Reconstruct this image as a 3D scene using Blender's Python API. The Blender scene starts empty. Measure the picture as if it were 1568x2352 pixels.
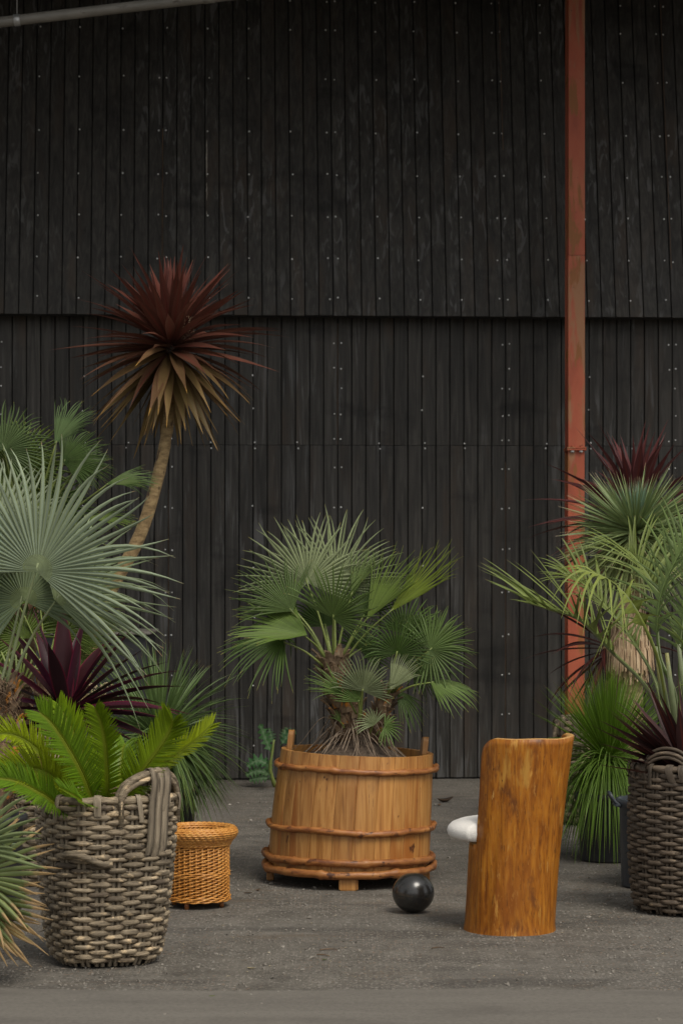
import bpy, math, random
from mathutils import Vector, Matrix, Quaternion, noise
R = math.radians
random.seed(7)
SC = bpy.context.scene
COL = SC.collection

# ------------------------------------------------------------------ camera, sky, sun, exposure
CAM_H = 1.57
F = 85 / 36 * 2352          # focal length in the pixels of a 1568 x 2352 picture
CX, HY = 784.0, 1292.0      # principal column, horizon row
cam_d = bpy.data.cameras.new('camera')
cam = bpy.data.objects.new('camera', cam_d)
COL.objects.link(cam)
cam_d.sensor_fit = 'VERTICAL'
cam_d.sensor_height = 36
cam_d.sensor_width = 24
cam_d.lens = 85
cam_d.shift_y = (1176 - HY) / 2352 * -1
cam_d.clip_start = 0.1
cam_d.clip_end = 1000
cam.location = (0, 0, CAM_H)
cam.rotation_euler = (R(90), 0, 0)
cam_d.dof.use_dof = True
cam_d.dof.focus_distance = 11.2
cam_d.dof.aperture_fstop = 6.3
SC.camera = cam

SUN_EL, SUN_AZ = 55, 150     # azimuth clockwise from +Y
world = bpy.data.worlds.new('World')
SC.world = world
world.use_nodes = True
wn = world.node_tree
for n in list(wn.nodes):
    wn.nodes.remove(n)
sky = wn.nodes.new('ShaderNodeTexSky')
sky.sky_type = 'NISHITA'
sky.sun_disc = False
sky.sun_elevation = R(SUN_EL)
sky.sun_rotation = R(SUN_AZ)
sky.air_density = 1.0
sky.dust_density = 3.0
hs = wn.nodes.new('ShaderNodeHueSaturation')
hs.inputs['Saturation'].default_value = 0.04
bg = wn.nodes.new('ShaderNodeBackground')
bg.inputs['Strength'].default_value = 0.115
wo = wn.nodes.new('ShaderNodeOutputWorld')
wn.links.new(sky.outputs[0], hs.inputs['Color'])
wn.links.new(hs.outputs[0], bg.inputs['Color'])
wn.links.new(bg.outputs[0], wo.inputs['Surface'])

sun_d = bpy.data.lights.new('sun', 'SUN')
sun_d.energy = 1.5
sun_d.angle = R(24)
sun_d.color = (1.0, 0.91, 0.77)
sun = bpy.data.objects.new('sun', sun_d)
COL.objects.link(sun)
sd = Vector((math.sin(R(SUN_AZ)) * math.cos(R(SUN_EL)), math.cos(R(SUN_AZ)) * math.cos(R(SUN_EL)), math.sin(R(SUN_EL))))
sun.rotation_euler = sd.to_track_quat('Z', 'Y').to_euler()
sun.location = (4, -6, 12)

vs = SC.view_settings
SC.display_settings.display_device = 'sRGB'
vs.view_transform = 'Standard'
vs.look = 'None'
vs.gamma = 1
vs.use_curve_mapping = False
vs.exposure = 0.30

# ------------------------------------------------------------------ helpers
def pt(px, py, D):
    """world point seen at column px, row py of the 1568 x 2352 picture, D metres away"""
    return Vector(((px - CX) / F * D, D, CAM_H - (py - HY) / F * D))

WL = {}   # object -> world location of its origin

def link(o, parent=None, at=None):
    COL.objects.link(o)
    base = WL.get(parent, Vector((0, 0, 0))) if parent else Vector((0, 0, 0))
    if parent:
        o.parent = parent
    w = Vector(at) if at is not None else base.copy()
    o.location = w - base
    WL[o] = w
    return o

def thing(name, label, cat, at, group=None):
    o = bpy.data.objects.new(name, None)
    o.empty_display_size = 0.1
    link(o, None, at)
    o['label'] = label
    o['category'] = cat
    if group:
        o['group'] = group
    return o

def tag(o, label, cat, group=None):
    o['label'] = label
    o['category'] = cat
    if group:
        o['group'] = group
    return o

class MB:
    def __init__(s):
        s.v, s.f, s.uv, s.mi = [], [], [], []
    def vert(s, p, u=0.5, w=0.0):
        s.v.append((p[0], p[1], p[2]))
        s.uv.append((u, w))
        return len(s.v) - 1
    def face(s, ids, m=0):
        s.f.append(tuple(ids))
        s.mi.append(m)
    def grid(s, rows, close=False, m=0):
        for a, b in zip(rows[:-1], rows[1:]):
            n = len(a)
            for j in range(n if close else n - 1):
                k = (j + 1) % n
                s.face((a[j], a[k], b[k], b[j]), m)
    def box(s, c, size, rot=None, ch=0.0, m=0):
        hx, hy, hz = size[0] / 2, size[1] / 2, size[2] / 2
        c = Vector(c)
        def P(x, y, z):
            q = Vector((x, y, z))
            if rot is not None:
                q = rot @ q
            return c + q
        if ch <= 0:
            i = [s.vert(P(x, y, z)) for x in (-hx, hx) for y in (-hy, hy) for z in (-hz, hz)]
            for q in ((0, 1, 3, 2), (4, 6, 7, 5), (0, 4, 5, 1), (2, 3, 7, 6), (0, 2, 6, 4), (1, 5, 7, 3)):
                s.face([i[k] for k in q], m)
        else:
            prof = [(-hx + ch, -hy), (hx - ch, -hy), (hx, -hy + ch), (hx, hy - ch), (hx - ch, hy), (-hx + ch, hy), (-hx, hy - ch), (-hx, -hy + ch)]
            zs = [(-hz, 1 - ch / max(hx, 1e-6)), (-hz + ch, 1), (hz - ch, 1), (hz, 1 - ch / max(hx, 1e-6))]
            rows = [[s.vert(P(x * k, y * k, z)) for x, y in prof] for z, k in zs]
            s.grid(rows, True, m)
            s.face(rows[0][::-1], m)
            s.face(rows[-1], m)
    def sweep(s, pts, rad, n=8, closed=False, flat=1.0, up=None, caps=True, m=0, twist=0.0):
        """tube along pts; rad a number or one per point; flat squeezes it along the frame's second axis"""
        pts = [Vector(p) for p in pts]
        N = len(pts)
        rr = rad if isinstance(rad, (list, tuple)) else [rad] * N
        tang = []
        for i in range(N):
            if closed:
                t = pts[(i + 1) % N] - pts[i - 1]
            else:
                t = pts[min(i + 1, N - 1)] - pts[max(i - 1, 0)]
            tang.append(t.normalized() if t.length > 1e-9 else Vector((0, 0, 1)))
        ref = Vector(up) if up is not None else (Vector((0, 0, 1)) if abs(tang[0].z) < 0.9 else Vector((1, 0, 0)))
        rows = []
        b = None
        for i in range(N):
            t = tang[i]
            if up is not None:
                b = ref.cross(t)
                b = b.normalized() if b.length > 1e-6 else Vector((1, 0, 0))
            else:
                if b is None:
                    b = ref.cross(t).normalized()
                else:
                    b = b - t * b.dot(t)
                    b = b.normalized() if b.length > 1e-6 else ref.cross(t).normalized()
            c = t.cross(b)
            row = []
            for k in range(n):
                a = 2 * math.pi * k / n + twist
                q = pts[i] + b * (math.cos(a) * rr[i]) + c * (math.sin(a) * rr[i] * flat)
                row.append(s.vert(q, k / n, i / max(1, N - 1)))
            rows.append(row)
        if closed:
            rows.append(rows[0])
        s.grid(rows, True, m)
        if caps and not closed:
            s.face(rows[0][::-1], m)
            s.face(rows[-1], m)
    def lathe(s, prof, c=(0, 0, 0), n=32, m=0, wob=None):
        rows = []
        c = Vector(c)
        for i, (r, z) in enumerate(prof):
            row = []
            for k in range(n):
                a = 2 * math.pi * k / n
                q = r * (wob(a, z) if wob else 1)
                row.append(s.vert(c + Vector((q * math.cos(a), q * math.sin(a), z)), k / n, i / len(prof)))
            rows.append(row)
        s.grid(rows, True, m)
    def ribbon(s, pts, wid, side, nrm, fold=0.0, m=0):
        """a leaf: three vertices across, tapering to its last point"""
        rows = []
        N = len(pts)
        for i, p in enumerate(pts):
            v = i / (N - 1)
            sd_, nm = (side[i], nrm[i]) if isinstance(side, list) else (side, nrm)
            w = wid[i] / 2
            rows.append([s.vert(p - sd_ * w + nm * (fold * w), 0, v), s.vert(p, 0.5, v), s.vert(p + sd_ * w + nm * (fold * w), 1, v)])
        s.grid(rows, False, m)
    def build(s, name, mat, parent=None, smooth=True, at=None, kind=None, label=None):
        me = bpy.data.meshes.new(name)
        off = WL.get(parent, Vector((0, 0, 0))) if parent else Vector((0, 0, 0))
        if at is not None:
            off = Vector(at)
        me.from_pydata([(x - off[0], y - off[1], z - off[2]) for x, y, z in s.v], [], s.f)
        uvl = me.uv_layers.new(name='uv')
        data = [0.0] * (2 * len(me.loops))
        li = [0] * len(me.loops)
        me.loops.foreach_get('vertex_index', li)
        for i, vi in enumerate(li):
            data[2 * i], data[2 * i + 1] = s.uv[vi]
        uvl.data.foreach_set('uv', data)
        for m_ in (mat if isinstance(mat, (list, tuple)) else [mat]):
            me.materials.append(m_)
        me.polygons.foreach_set('material_index', s.mi)
        me.polygons.foreach_set('use_smooth', [smooth] * len(s.f))
        me.update()
        o = bpy.data.objects.new(name, me)
        link(o, parent, at)
        if kind:
            o['kind'] = kind
        if label:
            o['label'] = label
        return o

def smooth_path(ctrl, n):
    """Catmull-Rom through the control points"""
    c = [Vector(p) for p in ctrl]
    c = [c[0] * 2 - c[1]] + c + [c[-1] * 2 - c[-2]]
    segs = len(c) - 3
    out = []
    for i in range(n):
        x = i / (n - 1) * segs
        k = min(int(x), segs - 1)
        t = x - k
        p0, p1, p2, p3 = c[k:k + 4]
        out.append(0.5 * ((2 * p1) + (p2 - p0) * t + (2 * p0 - 5 * p1 + 4 * p2 - p3) * t * t + (3 * p1 - p0 - 3 * p2 + p3) * t ** 3))
    return out

def rnd(a, b):
    return random.uniform(a, b)

# ------------------------------------------------------------------ materials
class Nodes:
    def __init__(s, name):
        s.m = bpy.data.materials.new(name)
        s.m.use_nodes = True
        s.t = s.m.node_tree
        for n in list(s.t.nodes):
            s.t.nodes.remove(n)
        s.out = s.t.nodes.new('ShaderNodeOutputMaterial')
        s.p = s.t.nodes.new('ShaderNodeBsdfPrincipled')
        s.t.links.new(s.p.outputs[0], s.out.inputs['Surface'])
    def n(s, typ, **kw):
        q = s.t.nodes.new(typ)
        for k, v in kw.items():
            setattr(q, k, v)
        return q
    def l(s, a, b):
        s.t.links.new(a, b)
    def val(s, sock, v):
        sock.default_value = v
    def math(s, op, a, b=None, clamp=False):
        q = s.n('ShaderNodeMath', operation=op)
        q.use_clamp = clamp
        for i, x in enumerate((a, b)):
            if x is None:
                continue
            if isinstance(x, (int, float)):
                q.inputs[i].default_value = x
            else:
                s.l(x, q.inputs[i])
        return q.outputs[0]
    def mix(s, fac, a, b, mode='MIX'):
        q = s.n('ShaderNodeMix', data_type='RGBA', blend_type=mode)
        for sock, x in ((q.inputs[0], fac), (q.inputs[6], a), (q.inputs[7], b)):
            if isinstance(x, (int, float)):
                sock.default_value = x
            elif isinstance(x, (tuple, list)):
                sock.default_value = (x[0], x[1], x[2], 1)
            else:
                s.l(x, sock)
        return q.outputs[2]
    def coord(s, scale=(1, 1, 1), kind='pos', rand=True):
        if kind == 'pos':
            v = s.n('ShaderNodeNewGeometry').outputs['Position']
        else:
            v = s.n('ShaderNodeTexCoord').outputs['Object']
        if rand:
            r = s.n('ShaderNodeObjectInfo').outputs['Random']
            c = s.n('ShaderNodeCombineXYZ')
            for i, k in enumerate((37.0, 21.0, 13.0)):
                s.l(s.math('MULTIPLY', r, k), c.inputs[i])
            a = s.n('ShaderNodeVectorMath', operation='ADD')
            s.l(v, a.inputs[0])
            s.l(c.outputs[0], a.inputs[1])
            v = a.outputs[0]
        mp = s.n('ShaderNodeVectorMath', operation='MULTIPLY')
        s.l(v, mp.inputs[0])
        mp.inputs[1].default_value = scale
        return mp.outputs[0]
    def noise(s, vec, scale=1.0, detail=4, rough=0.55, dist=0.0):
        q = s.n('ShaderNodeTexNoise')
        s.l(vec, q.inputs['Vector'])
        q.inputs['Scale'].default_value = scale
        q.inputs['Detail'].default_value = detail
        q.inputs['Roughness'].default_value = rough
        q.inputs['Distortion'].default_value = dist
        return q.outputs[0]
    def step(s, x, lo, hi):
        q = s.n('ShaderNodeMapRange')
        q.interpolation_type = 'SMOOTHSTEP'
        s.l(x, q.inputs[0])
        q.inputs[1].default_value = lo
        q.inputs[2].default_value = hi
        return q.outputs[0]
    def ramp(s, x, stops):
        q = s.n('ShaderNodeValToRGB')
        e = q.color_ramp.elements
        while len(e) > 1:
            e.remove(e[-1])
        e[0].position = stops[0][0]
        e[0].color = (*stops[0][1], 1)
        for p, c in stops[1:]:
            k = e.new(p)
            k.color = (*c, 1)
        s.l(x, q.inputs[0])
        return q.outputs[0]
    def bump(s, h, strength, dist=0.01):
        q = s.n('ShaderNodeBump')
        q.inputs['Strength'].default_value = strength
        q.inputs['Distance'].default_value = dist
        s.l(h, q.inputs['Height'])
        s.l(q.outputs[0], s.p.inputs['Normal'])
        return q
    def base(s, c):
        if isinstance(c, (tuple, list)):
            s.p.inputs['Base Color'].default_value = (*c, 1)
        else:
            s.l(c, s.p.inputs['Base Color'])
    def rough(s, r):
        if isinstance(r, (int, float)):
            s.p.inputs['Roughness'].default_value = r
        else:
            s.l(r, s.p.inputs['Roughness'])

def M_surface(name, stops, scale, rough=0.6, layers=(), bump=0.3, bdist=0.004, detail=5, rand=True, kind='pos', spec=0.5, vary=0.0, dist=0.0, metal=0.0):
    """base noise through a ramp + layers (scale, lo, hi, colour); vary = brightness change from object to object"""
    N = Nodes(name)
    v = N.coord(scale, kind, rand)
    h = N.noise(v, 1.0, detail, 0.6, dist)
    c = N.ramp(h, stops)
    for sc_, lo, hi, colr in layers:
        f = N.step(N.noise(N.coord(sc_, kind, rand), 1.0, 4, 0.6, 0.3), lo, hi)
        c = N.mix(f, c, colr)
    if vary:
        r = N.n('ShaderNodeObjectInfo').outputs['Random']
        k = N.math('ADD', N.math('MULTIPLY', r, 2 * vary), 1 - vary)
        c = N.mix(1.0, c, k, 'MULTIPLY')
    N.base(c)
    N.rough(rough)
    N.p.inputs['Specular IOR Level'].default_value = spec
    N.p.inputs['Metallic'].default_value = metal
    if bump:
        N.bump(h, bump, bdist)
    return N.m

def M_leaf(name, tip=(0.35, 0.25, 0.10), tip_at=0.9, rib=None, edge=None, rough=0.42, trans=0.25, vary=0.25, base_col=None, base_to=0.12, pale=None):
    """leaf colour comes from the object's own colour; rib / edge / tip colours follow the leaf's UV"""
    N = Nodes(name)
    oi = N.n('ShaderNodeObjectInfo')
    uv = N.n('ShaderNodeTexCoord').outputs['UV']
    sp = N.n('ShaderNodeSeparateXYZ')
    N.l(uv, sp.inputs[0])
    u0, v = sp.outputs[0], sp.outputs[1]
    u = N.math('SUBTRACT', u0, N.math('MULTIPLY', N.math('FLOOR', N.math('MULTIPLY', u0, 0.4999)), 2.0))
    wn_ = N.n('ShaderNodeTexWhiteNoise', noise_dimensions='1D')
    N.l(N.math('FLOOR', N.math('MULTIPLY', u0, 0.4999)), wn_.inputs['W'])
    leafk = N.math('ADD', N.math('MULTIPLY', wn_.outputs['Value'], 0.5), 0.75)
    pos = N.coord((6, 6, 6), 'pos', True)
    nz = N.noise(pos, 1.0, 3)
    k = N.math('ADD', N.math('MULTIPLY', nz, 2 * vary), 1 - vary)
    c = N.mix(1.0, oi.outputs['Color'], N.math('MULTIPLY', k, leafk), 'MULTIPLY')
    if pale is not None:
        c = N.mix(N.math('MULTIPLY', N.step(N.noise(N.coord((3, 3, 3), 'pos', True), 1.0, 2), 0.5, 0.75), 0.6), c, pale)
    d = N.math('ABSOLUTE', N.math('SUBTRACT', u, 0.5))
    if rib is not None:
        c = N.mix(N.math('MULTIPLY', N.math('SUBTRACT', 1.0, N.step(d, 0.02, 0.16)), 0.7), c, rib)
    if edge is not None:
        c = N.mix(N.math('MULTIPLY', N.step(d, 0.36, 0.5), 0.7), c, edge)
    if base_col is not None:
        c = N.mix(N.math('SUBTRACT', 1.0, N.step(v, base_to * 0.3, base_to)), c, base_col)
    tv = N.math('ADD', v, N.math('MULTIPLY', N.math('SUBTRACT', N.noise(N.coord((40, 40, 40), 'pos', True), 1.0, 2), 0.5), 0.22))
    c = N.mix(N.step(tv, tip_at - 0.04, tip_at + 0.06), c, tip)
    N.base(c)
    N.rough(rough)
    N.p.inputs['Specular IOR Level'].default_value = 0.22
    fine = N.noise(N.coord((120, 120, 120), 'pos', True), 1.0, 2)
    N.bump(fine, 0.12, 0.003)
    tr = N.n('ShaderNodeBsdfTranslucent')
    N.l(c, tr.inputs['Color'])
    ms = N.n('ShaderNodeMixShader')
    ms.inputs[0].default_value = trans
    N.l(N.p.outputs[0], ms.inputs[1])
    N.l(tr.outputs[0], ms.inputs[2])
    N.l(ms.outputs[0], N.out.inputs['Surface'])
    return N.m

def M_wall():
    N = Nodes('black_stained_plywood')
    grain = N.noise(N.coord((26, 26, 1.6)), 1.0, 6, 0.62, 1.2)
    fine = N.noise(N.coord((160, 160, 4)), 1.0, 3)
    c = N.ramp(grain, [(0.3, (0.021, 0.0198, 0.0178)), (0.5, (0.042, 0.0392, 0.0348)), (0.7, (0.070, 0.0645, 0.057))])
    brown = N.step(N.noise(N.coord((5, 5, 1.1)), 1.0, 4), 0.52, 0.72)
    c = N.mix(N.math('MULTIPLY', brown, 0.7), c, (0.058, 0.044, 0.033))
    # bleached, worn grain: tall narrow flames
    worn = N.step(N.noise(N.coord((21, 21, 1.25)), 1.0, 5, 0.55, 1.3), 0.535, 0.65)
    where = N.step(N.noise(N.coord((1.3, 1.3, 0.8), rand=False), 1.0, 3), 0.43, 0.60)
    c = N.mix(N.math('MULTIPLY', N.math('MULTIPLY', worn, where), 0.7), c, (0.120, 0.118, 0.115))
    damp = N.step(N.noise(N.coord((2.2, 2.2, 5), rand=False), 1.0, 5), 0.55, 0.75)
    c = N.mix(N.math('MULTIPLY', damp, 0.65), c, (0.012, 0.0115, 0.011))
    r = N.n('ShaderNodeObjectInfo').outputs['Random']
    c = N.mix(1.0, c, N.math('ADD', N.math('MULTIPLY', r, 0.24), 0.88), 'MULTIPLY')
    N.base(c)
    N.rough(N.math('ADD', N.math('MULTIPLY', grain, 0.3), 0.42))
    N.p.inputs['Specular IOR Level'].default_value = 0.18
    N.bump(N.math('ADD', grain, N.math('MULTIPLY', fine, 0.4)), 0.35, 0.003)
    return N.m

def M_asphalt():
    N = Nodes('worn_asphalt')
    p = N.coord((1, 1, 1), rand=False)
    big = N.noise(p, 0.9, 5, 0.6)
    mid = N.noise(p, 6.0, 5, 0.65)
    fine = N.noise(p, 62.0, 5, 0.75)
    c = N.ramp(mid, [(0.3, (0.070, 0.062, 0.051)), (0.5, (0.110, 0.099, 0.083)), (0.72, (0.160, 0.145, 0.122))])
    c = N.mix(N.math('MULTIPLY', N.step(big, 0.45, 0.7), 0.5), c, (0.135, 0.125, 0.11))
    c = N.mix(N.math('MULTIPLY', N.step(N.noise(N.coord((0.7, 2.4, 1), rand=False), 1.0, 5, 0.65), 0.52, 0.64), 0.65), c, (0.050, 0.045, 0.039))
    c = N.mix(N.math('MULTIPLY', N.step(fine, 0.52, 0.64), 0.7), c, (0.185, 0.17, 0.147))
    c = N.mix(N.math('MULTIPLY', N.step(fine, 0.46, 0.34), 0.75), c, (0.036, 0.032, 0.028))
    # pale stone chips set in the tar
    for sc_, th, colr in ((52.0, 0.26, (0.25, 0.235, 0.205)), (85.0, 0.30, (0.23, 0.205, 0.175)), (38.0, 0.16, (0.30, 0.28, 0.24)), (44.0, 0.18, (0.20, 0.13, 0.085)), (47.0, 0.24, (0.045, 0.040, 0.036))):
        vo = N.n('ShaderNodeTexVoronoi')
        vo.inputs['Scale'].default_value = sc_
        N.l(p, vo.inputs['Vector'])
        sel = N.n('ShaderNodeSeparateColor')
        N.l(vo.outputs['Color'], sel.inputs[0])
        pick = N.step(sel.outputs[0], 0.58, 0.62)
        m = N.math('MULTIPLY', pick, N.math('SUBTRACT', 1.0, N.step(vo.outputs['Distance'], th, th + 0.12)))
        where = N.step(N.noise(p, 1.4 + sc_ * 0.01, 4), 0.38, 0.60)
        c = N.mix(N.math('MULTIPLY', N.math('MULTIPLY', m, where), 0.85), c, colr)
    # dirt-brown drift
    c = N.mix(N.math('MULTIPLY', N.step(N.noise(N.coord((1.0, 3.2, 1), rand=False), 1.3, 4), 0.58, 0.72), 0.4), c, (0.12, 0.088, 0.06))
    N.base(c)
    N.rough(0.85)
    N.p.inputs['Specular IOR Level'].default_value = 0.3
    N.bump(N.math('ADD', fine, N.math('MULTIPLY', mid, 0.5)), 0.6, 0.006)
    return N.m

def M_strip():
    N = Nodes('smooth_concrete')
    a = N.noise(N.coord((0.9, 9, 1), rand=False), 1.0, 5, 0.6, 0.4)
    b = N.noise(N.coord((60, 60, 60), rand=False), 1.0, 3)
    c = N.ramp(a, [(0.3, (0.108, 0.097, 0.082)), (0.55, (0.126, 0.114, 0.096)), (0.75, (0.143, 0.130, 0.110))])
    c = N.mix(N.math('MULTIPLY', N.step(N.noise(N.coord((62, 62, 62), rand=False), 1.0, 5, 0.75), 0.45, 0.68), 0.5), c, (0.165, 0.150, 0.128))
    c = N.mix(N.math('MULTIPLY', N.step(N.noise(N.coord((62, 62, 62), rand=False), 1.0, 5, 0.75), 0.46, 0.34), 0.5), c, (0.065, 0.058, 0.050))
    c = N.mix(N.math('MULTIPLY', N.step(N.noise(N.coord((1.6, 3, 1), rand=False), 1.0, 5), 0.52, 0.68), 0.5), c, (0.080, 0.071, 0.060))
    N.base(c)
    N.rough(0.9)
    N.bump(b, 0.3, 0.003)
    return N.m

WALL = M_wall()
BACKING = M_surface('dark_backing', [(0.3, (0.006, 0.006, 0.006)), (0.7, (0.012, 0.011, 0.010))], (5, 5, 5), 0.8, bump=0)
TAN = M_surface('raw_ply_edge', [(0.3, (0.05, 0.028, 0.015)), (0.7, (0.12, 0.07, 0.035))], (20, 20, 2), 0.7, bump=0)
ASPH = M_asphalt()
STRIP = M_strip()
SCREW = M_surface('galvanised_screw', [(0.3, (0.55, 0.55, 0.53)), (0.7, (0.8, 0.8, 0.77))], (60, 60, 60), 0.35, bump=0, metal=0.2)
WHITE_SCRAPE = M_surface('bleached_scrape', [(0.3, (0.16, 0.14, 0.11)), (0.7, (0.42, 0.39, 0.34))], (60, 60, 10), 0.8, bump=0)
RED_STEEL = M_surface('rusty_red_primer', [(0.30, (0.26, 0.050, 0.022)), (0.5, (0.37, 0.080, 0.034)), (0.7, (0.40, 0.115, 0.050))], (6, 6, 1.9), 0.62,
                      layers=[((7, 7, 1.6), 0.54, 0.63, (0.30, 0.135, 0.060)), ((13, 13, 3), 0.54, 0.62, (0.24, 0.085, 0.018)), ((50, 50, 40), 0.66, 0.74, (0.07, 0.035, 0.025))], bump=0.15, rand=True)
GREY_PIPE = M_surface('dirty_grey_pipe', [(0.3, (0.13, 0.12, 0.10)), (0.7, (0.22, 0.205, 0.175))], (5, 5, 14), 0.5, layers=[((9, 30, 30), 0.6, 0.72, (0.06, 0.045, 0.03))], bump=0.05)
GALV = M_surface('galvanised_steel', [(0.3, (0.35, 0.35, 0.34)), (0.7, (0.5, 0.5, 0.48))], (40, 40, 40), 0.4, bump=0, metal=0.7)
ROOFING = M_surface('dark_roof_sheet', [(0.3, (0.03, 0.03, 0.03)), (0.7, (0.045, 0.045, 0.045))], (3, 3, 3), 0.6, bump=0)
STAVE = M_surface('varnished_pine', [(0.28, (0.21, 0.080, 0.017)), (0.46, (0.37, 0.165, 0.040)), (0.60, (0.47, 0.235, 0.068)), (0.78, (0.30, 0.125, 0.028))], (34, 34, 1.3), 0.44,
                  layers=[((6, 6, 1.0), 0.52, 0.70, (0.30, 0.105, 0.020)), ((17, 17, 11), 0.66, 0.72, (0.085, 0.026, 0.008)), ((5, 5, 2.5), 0.55, 0.72, (0.20, 0.10, 0.045)), ((130, 130, 1.5), 0.68, 0.74, (0.10, 0.04, 0.012)), ((10, 10, 1.2), 0.6, 0.72, (0.52, 0.27, 0.09)), ((90, 90, 3), 0.62, 0.75, (0.20, 0.085, 0.025))],
                  bump=0.12, bdist=0.003, vary=0.16, dist=0.9)
STAVE_IN = M_surface('inner_pine', [(0.3, (0.20, 0.085, 0.028)), (0.7, (0.34, 0.15, 0.05))], (30, 30, 2), 0.5, bump=0.1, vary=0.1)
HOOP = M_surface('peeled_branch_hoop', [(0.3, (0.14, 0.042, 0.011)), (0.5, (0.31, 0.115, 0.028)), (0.72, (0.42, 0.19, 0.055))], (11, 11, 34), 0.48,
                 layers=[((14, 14, 24), 0.57, 0.66, (0.075, 0.024, 0.008))], bump=0.5, bdist=0.008, vary=0.15)
TRUNK_CHAIR = M_surface('polished_tree_trunk', [(0.30, (0.12, 0.032, 0.0025)), (0.46, (0.26, 0.084, 0.0055)), (0.58, (0.34, 0.122, 0.009)), (0.74, (0.41, 0.175, 0.020))], (38, 38, 4.2), 0.40,
                        layers=[((4.5, 4.5, 1.6), 0.5, 0.66, (0.21, 0.062, 0.004)), ((9, 9, 5), 0.56, 0.70, (0.13, 0.042, 0.008)), ((20, 20, 5), 0.62, 0.70, (0.47, 0.23, 0.045)), ((90, 90, 15), 0.56, 0.70, (0.13, 0.040, 0.004)), ((150, 150, 26), 0.56, 0.66, (0.30, 0.12, 0.02)), ((11, 11, 3.4), 0.60, 0.72, (0.40, 0.20, 0.035)), ((60, 60, 24), 0.66, 0.74, (0.065, 0.02, 0.004)), ((48, 48, 9), 0.66, 0.74, (0.42, 0.22, 0.06)), ((34, 34, 22), 0.735, 0.775, (0.60, 0.42, 0.2))],
                        bump=0.4, bdist=0.005, rand=False, dist=1.4, detail=8, spec=0.3)
CUT_WOOD = M_surface('pale_cut_wood', [(0.3, (0.40, 0.21, 0.06)), (0.7, (0.52, 0.30, 0.11))], (30, 30, 30), 0.42, bump=0.05)
BOUCLE = M_surface('white_boucle', [(0.3, (0.72, 0.69, 0.64)), (0.7, (0.80, 0.775, 0.73))], (150, 150, 150), 0.95, bump=0.7, bdist=0.005, detail=3)
WEATHERED = M_surface('weathered_grey_cane', [(0.25, (0.060, 0.045, 0.029)), (0.45, (0.165, 0.128, 0.082)), (0.6, (0.27, 0.215, 0.143)), (0.8, (0.45, 0.365, 0.25))], (14, 14, 110), 0.78,
                      layers=[((6, 6, 8), 0.52, 0.66, (0.080, 0.059, 0.038)), ((15, 15, 34), 0.57, 0.66, (0.47, 0.355, 0.215)), ((28, 28, 28), 0.62, 0.70, (0.09, 0.066, 0.044)), ((45, 45, 140), 0.62, 0.70, (0.035, 0.027, 0.02))], bump=0.8, bdist=0.006, vary=0.36, detail=6)
SPLIT_CANE = M_surface('split_cane_stake', [(0.3, (0.12, 0.094, 0.064)), (0.6, (0.235, 0.19, 0.132)), (0.8, (0.32, 0.265, 0.185))], (110, 110, 6), 0.75,
                       layers=[((50, 50, 3), 0.60, 0.68, (0.05, 0.038, 0.026))], bump=0.6, bdist=0.004, vary=0.2)
BROWN_CANE = M_surface('brown_cane', [(0.25, (0.030, 0.021, 0.014)), (0.45, (0.078, 0.057, 0.038)), (0.62, (0.125, 0.094, 0.064)), (0.8, (0.20, 0.155, 0.105))], (14, 14, 110), 0.7,
                       layers=[((20, 20, 60), 0.62, 0.72, (0.24, 0.18, 0.115))], bump=0.7, bdist=0.005, vary=0.3, detail=6)
BROWN_STAKE = M_surface('brown_cane_stake', [(0.3, (0.035, 0.026, 0.018)), (0.7, (0.10, 0.076, 0.052))], (110, 110, 6), 0.75, bump=0.5, vary=0.2)
WICKER = M_surface('honey_wicker', [(0.3, (0.40, 0.155, 0.026)), (0.55, (0.57, 0.26, 0.055)), (0.75, (0.66, 0.35, 0.09))], (30, 30, 60), 0.42, layers=[((5, 5, 5), 0.55, 0.7, (0.45, 0.18, 0.026))], bump=0.2, vary=0.1)
BIN_SHADE = M_surface('shaded_wicker_inside', [(0.3, (0.09, 0.032, 0.008)), (0.7, (0.16, 0.06, 0.014))], (20, 20, 60), 0.7, bump=0)  # wicker colour darkened to paint in the shade between the strands
BALL = M_surface('burnished_black_ball', [(0.3, (0.012, 0.0115, 0.011)), (0.6, (0.019, 0.018, 0.0165)), (0.8, (0.032, 0.027, 0.022))], (7, 7, 16), 0.24,
                 layers=[((9, 9, 26), 0.52, 0.70, (0.040, 0.030, 0.021)), ((60, 60, 60), 0.66, 0.74, (0.06, 0.052, 0.045))], bump=0.10, bdist=0.003, kind='obj', spec=0.7)
POT_BLACK = M_surface('black_plastic_pot', [(0.3, (0.016, 0.017, 0.019)), (0.7, (0.028, 0.029, 0.031))], (8, 8, 8), 0.5, layers=[((20, 20, 8), 0.6, 0.75, (0.05, 0.048, 0.045))], bump=0.1)
POT_SLATE = M_surface('slate_plastic_pot', [(0.3, (0.028, 0.034, 0.042)), (0.7, (0.042, 0.050, 0.060))], (6, 6, 6), 0.42, layers=[((12, 12, 5), 0.6, 0.8, (0.06, 0.063, 0.066))], bump=0.08)
SOIL = M_surface('dry_soil', [(0.3, (0.045, 0.030, 0.020)), (0.6, (0.10, 0.072, 0.050)), (0.8, (0.17, 0.13, 0.095))], (45, 45, 45), 0.95, bump=1.0, bdist=0.012)
ROOT = M_surface('dry_root', [(0.3, (0.10, 0.068, 0.044)), (0.7, (0.30, 0.23, 0.165))], (40, 40, 40), 0.85, bump=0.5)
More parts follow.
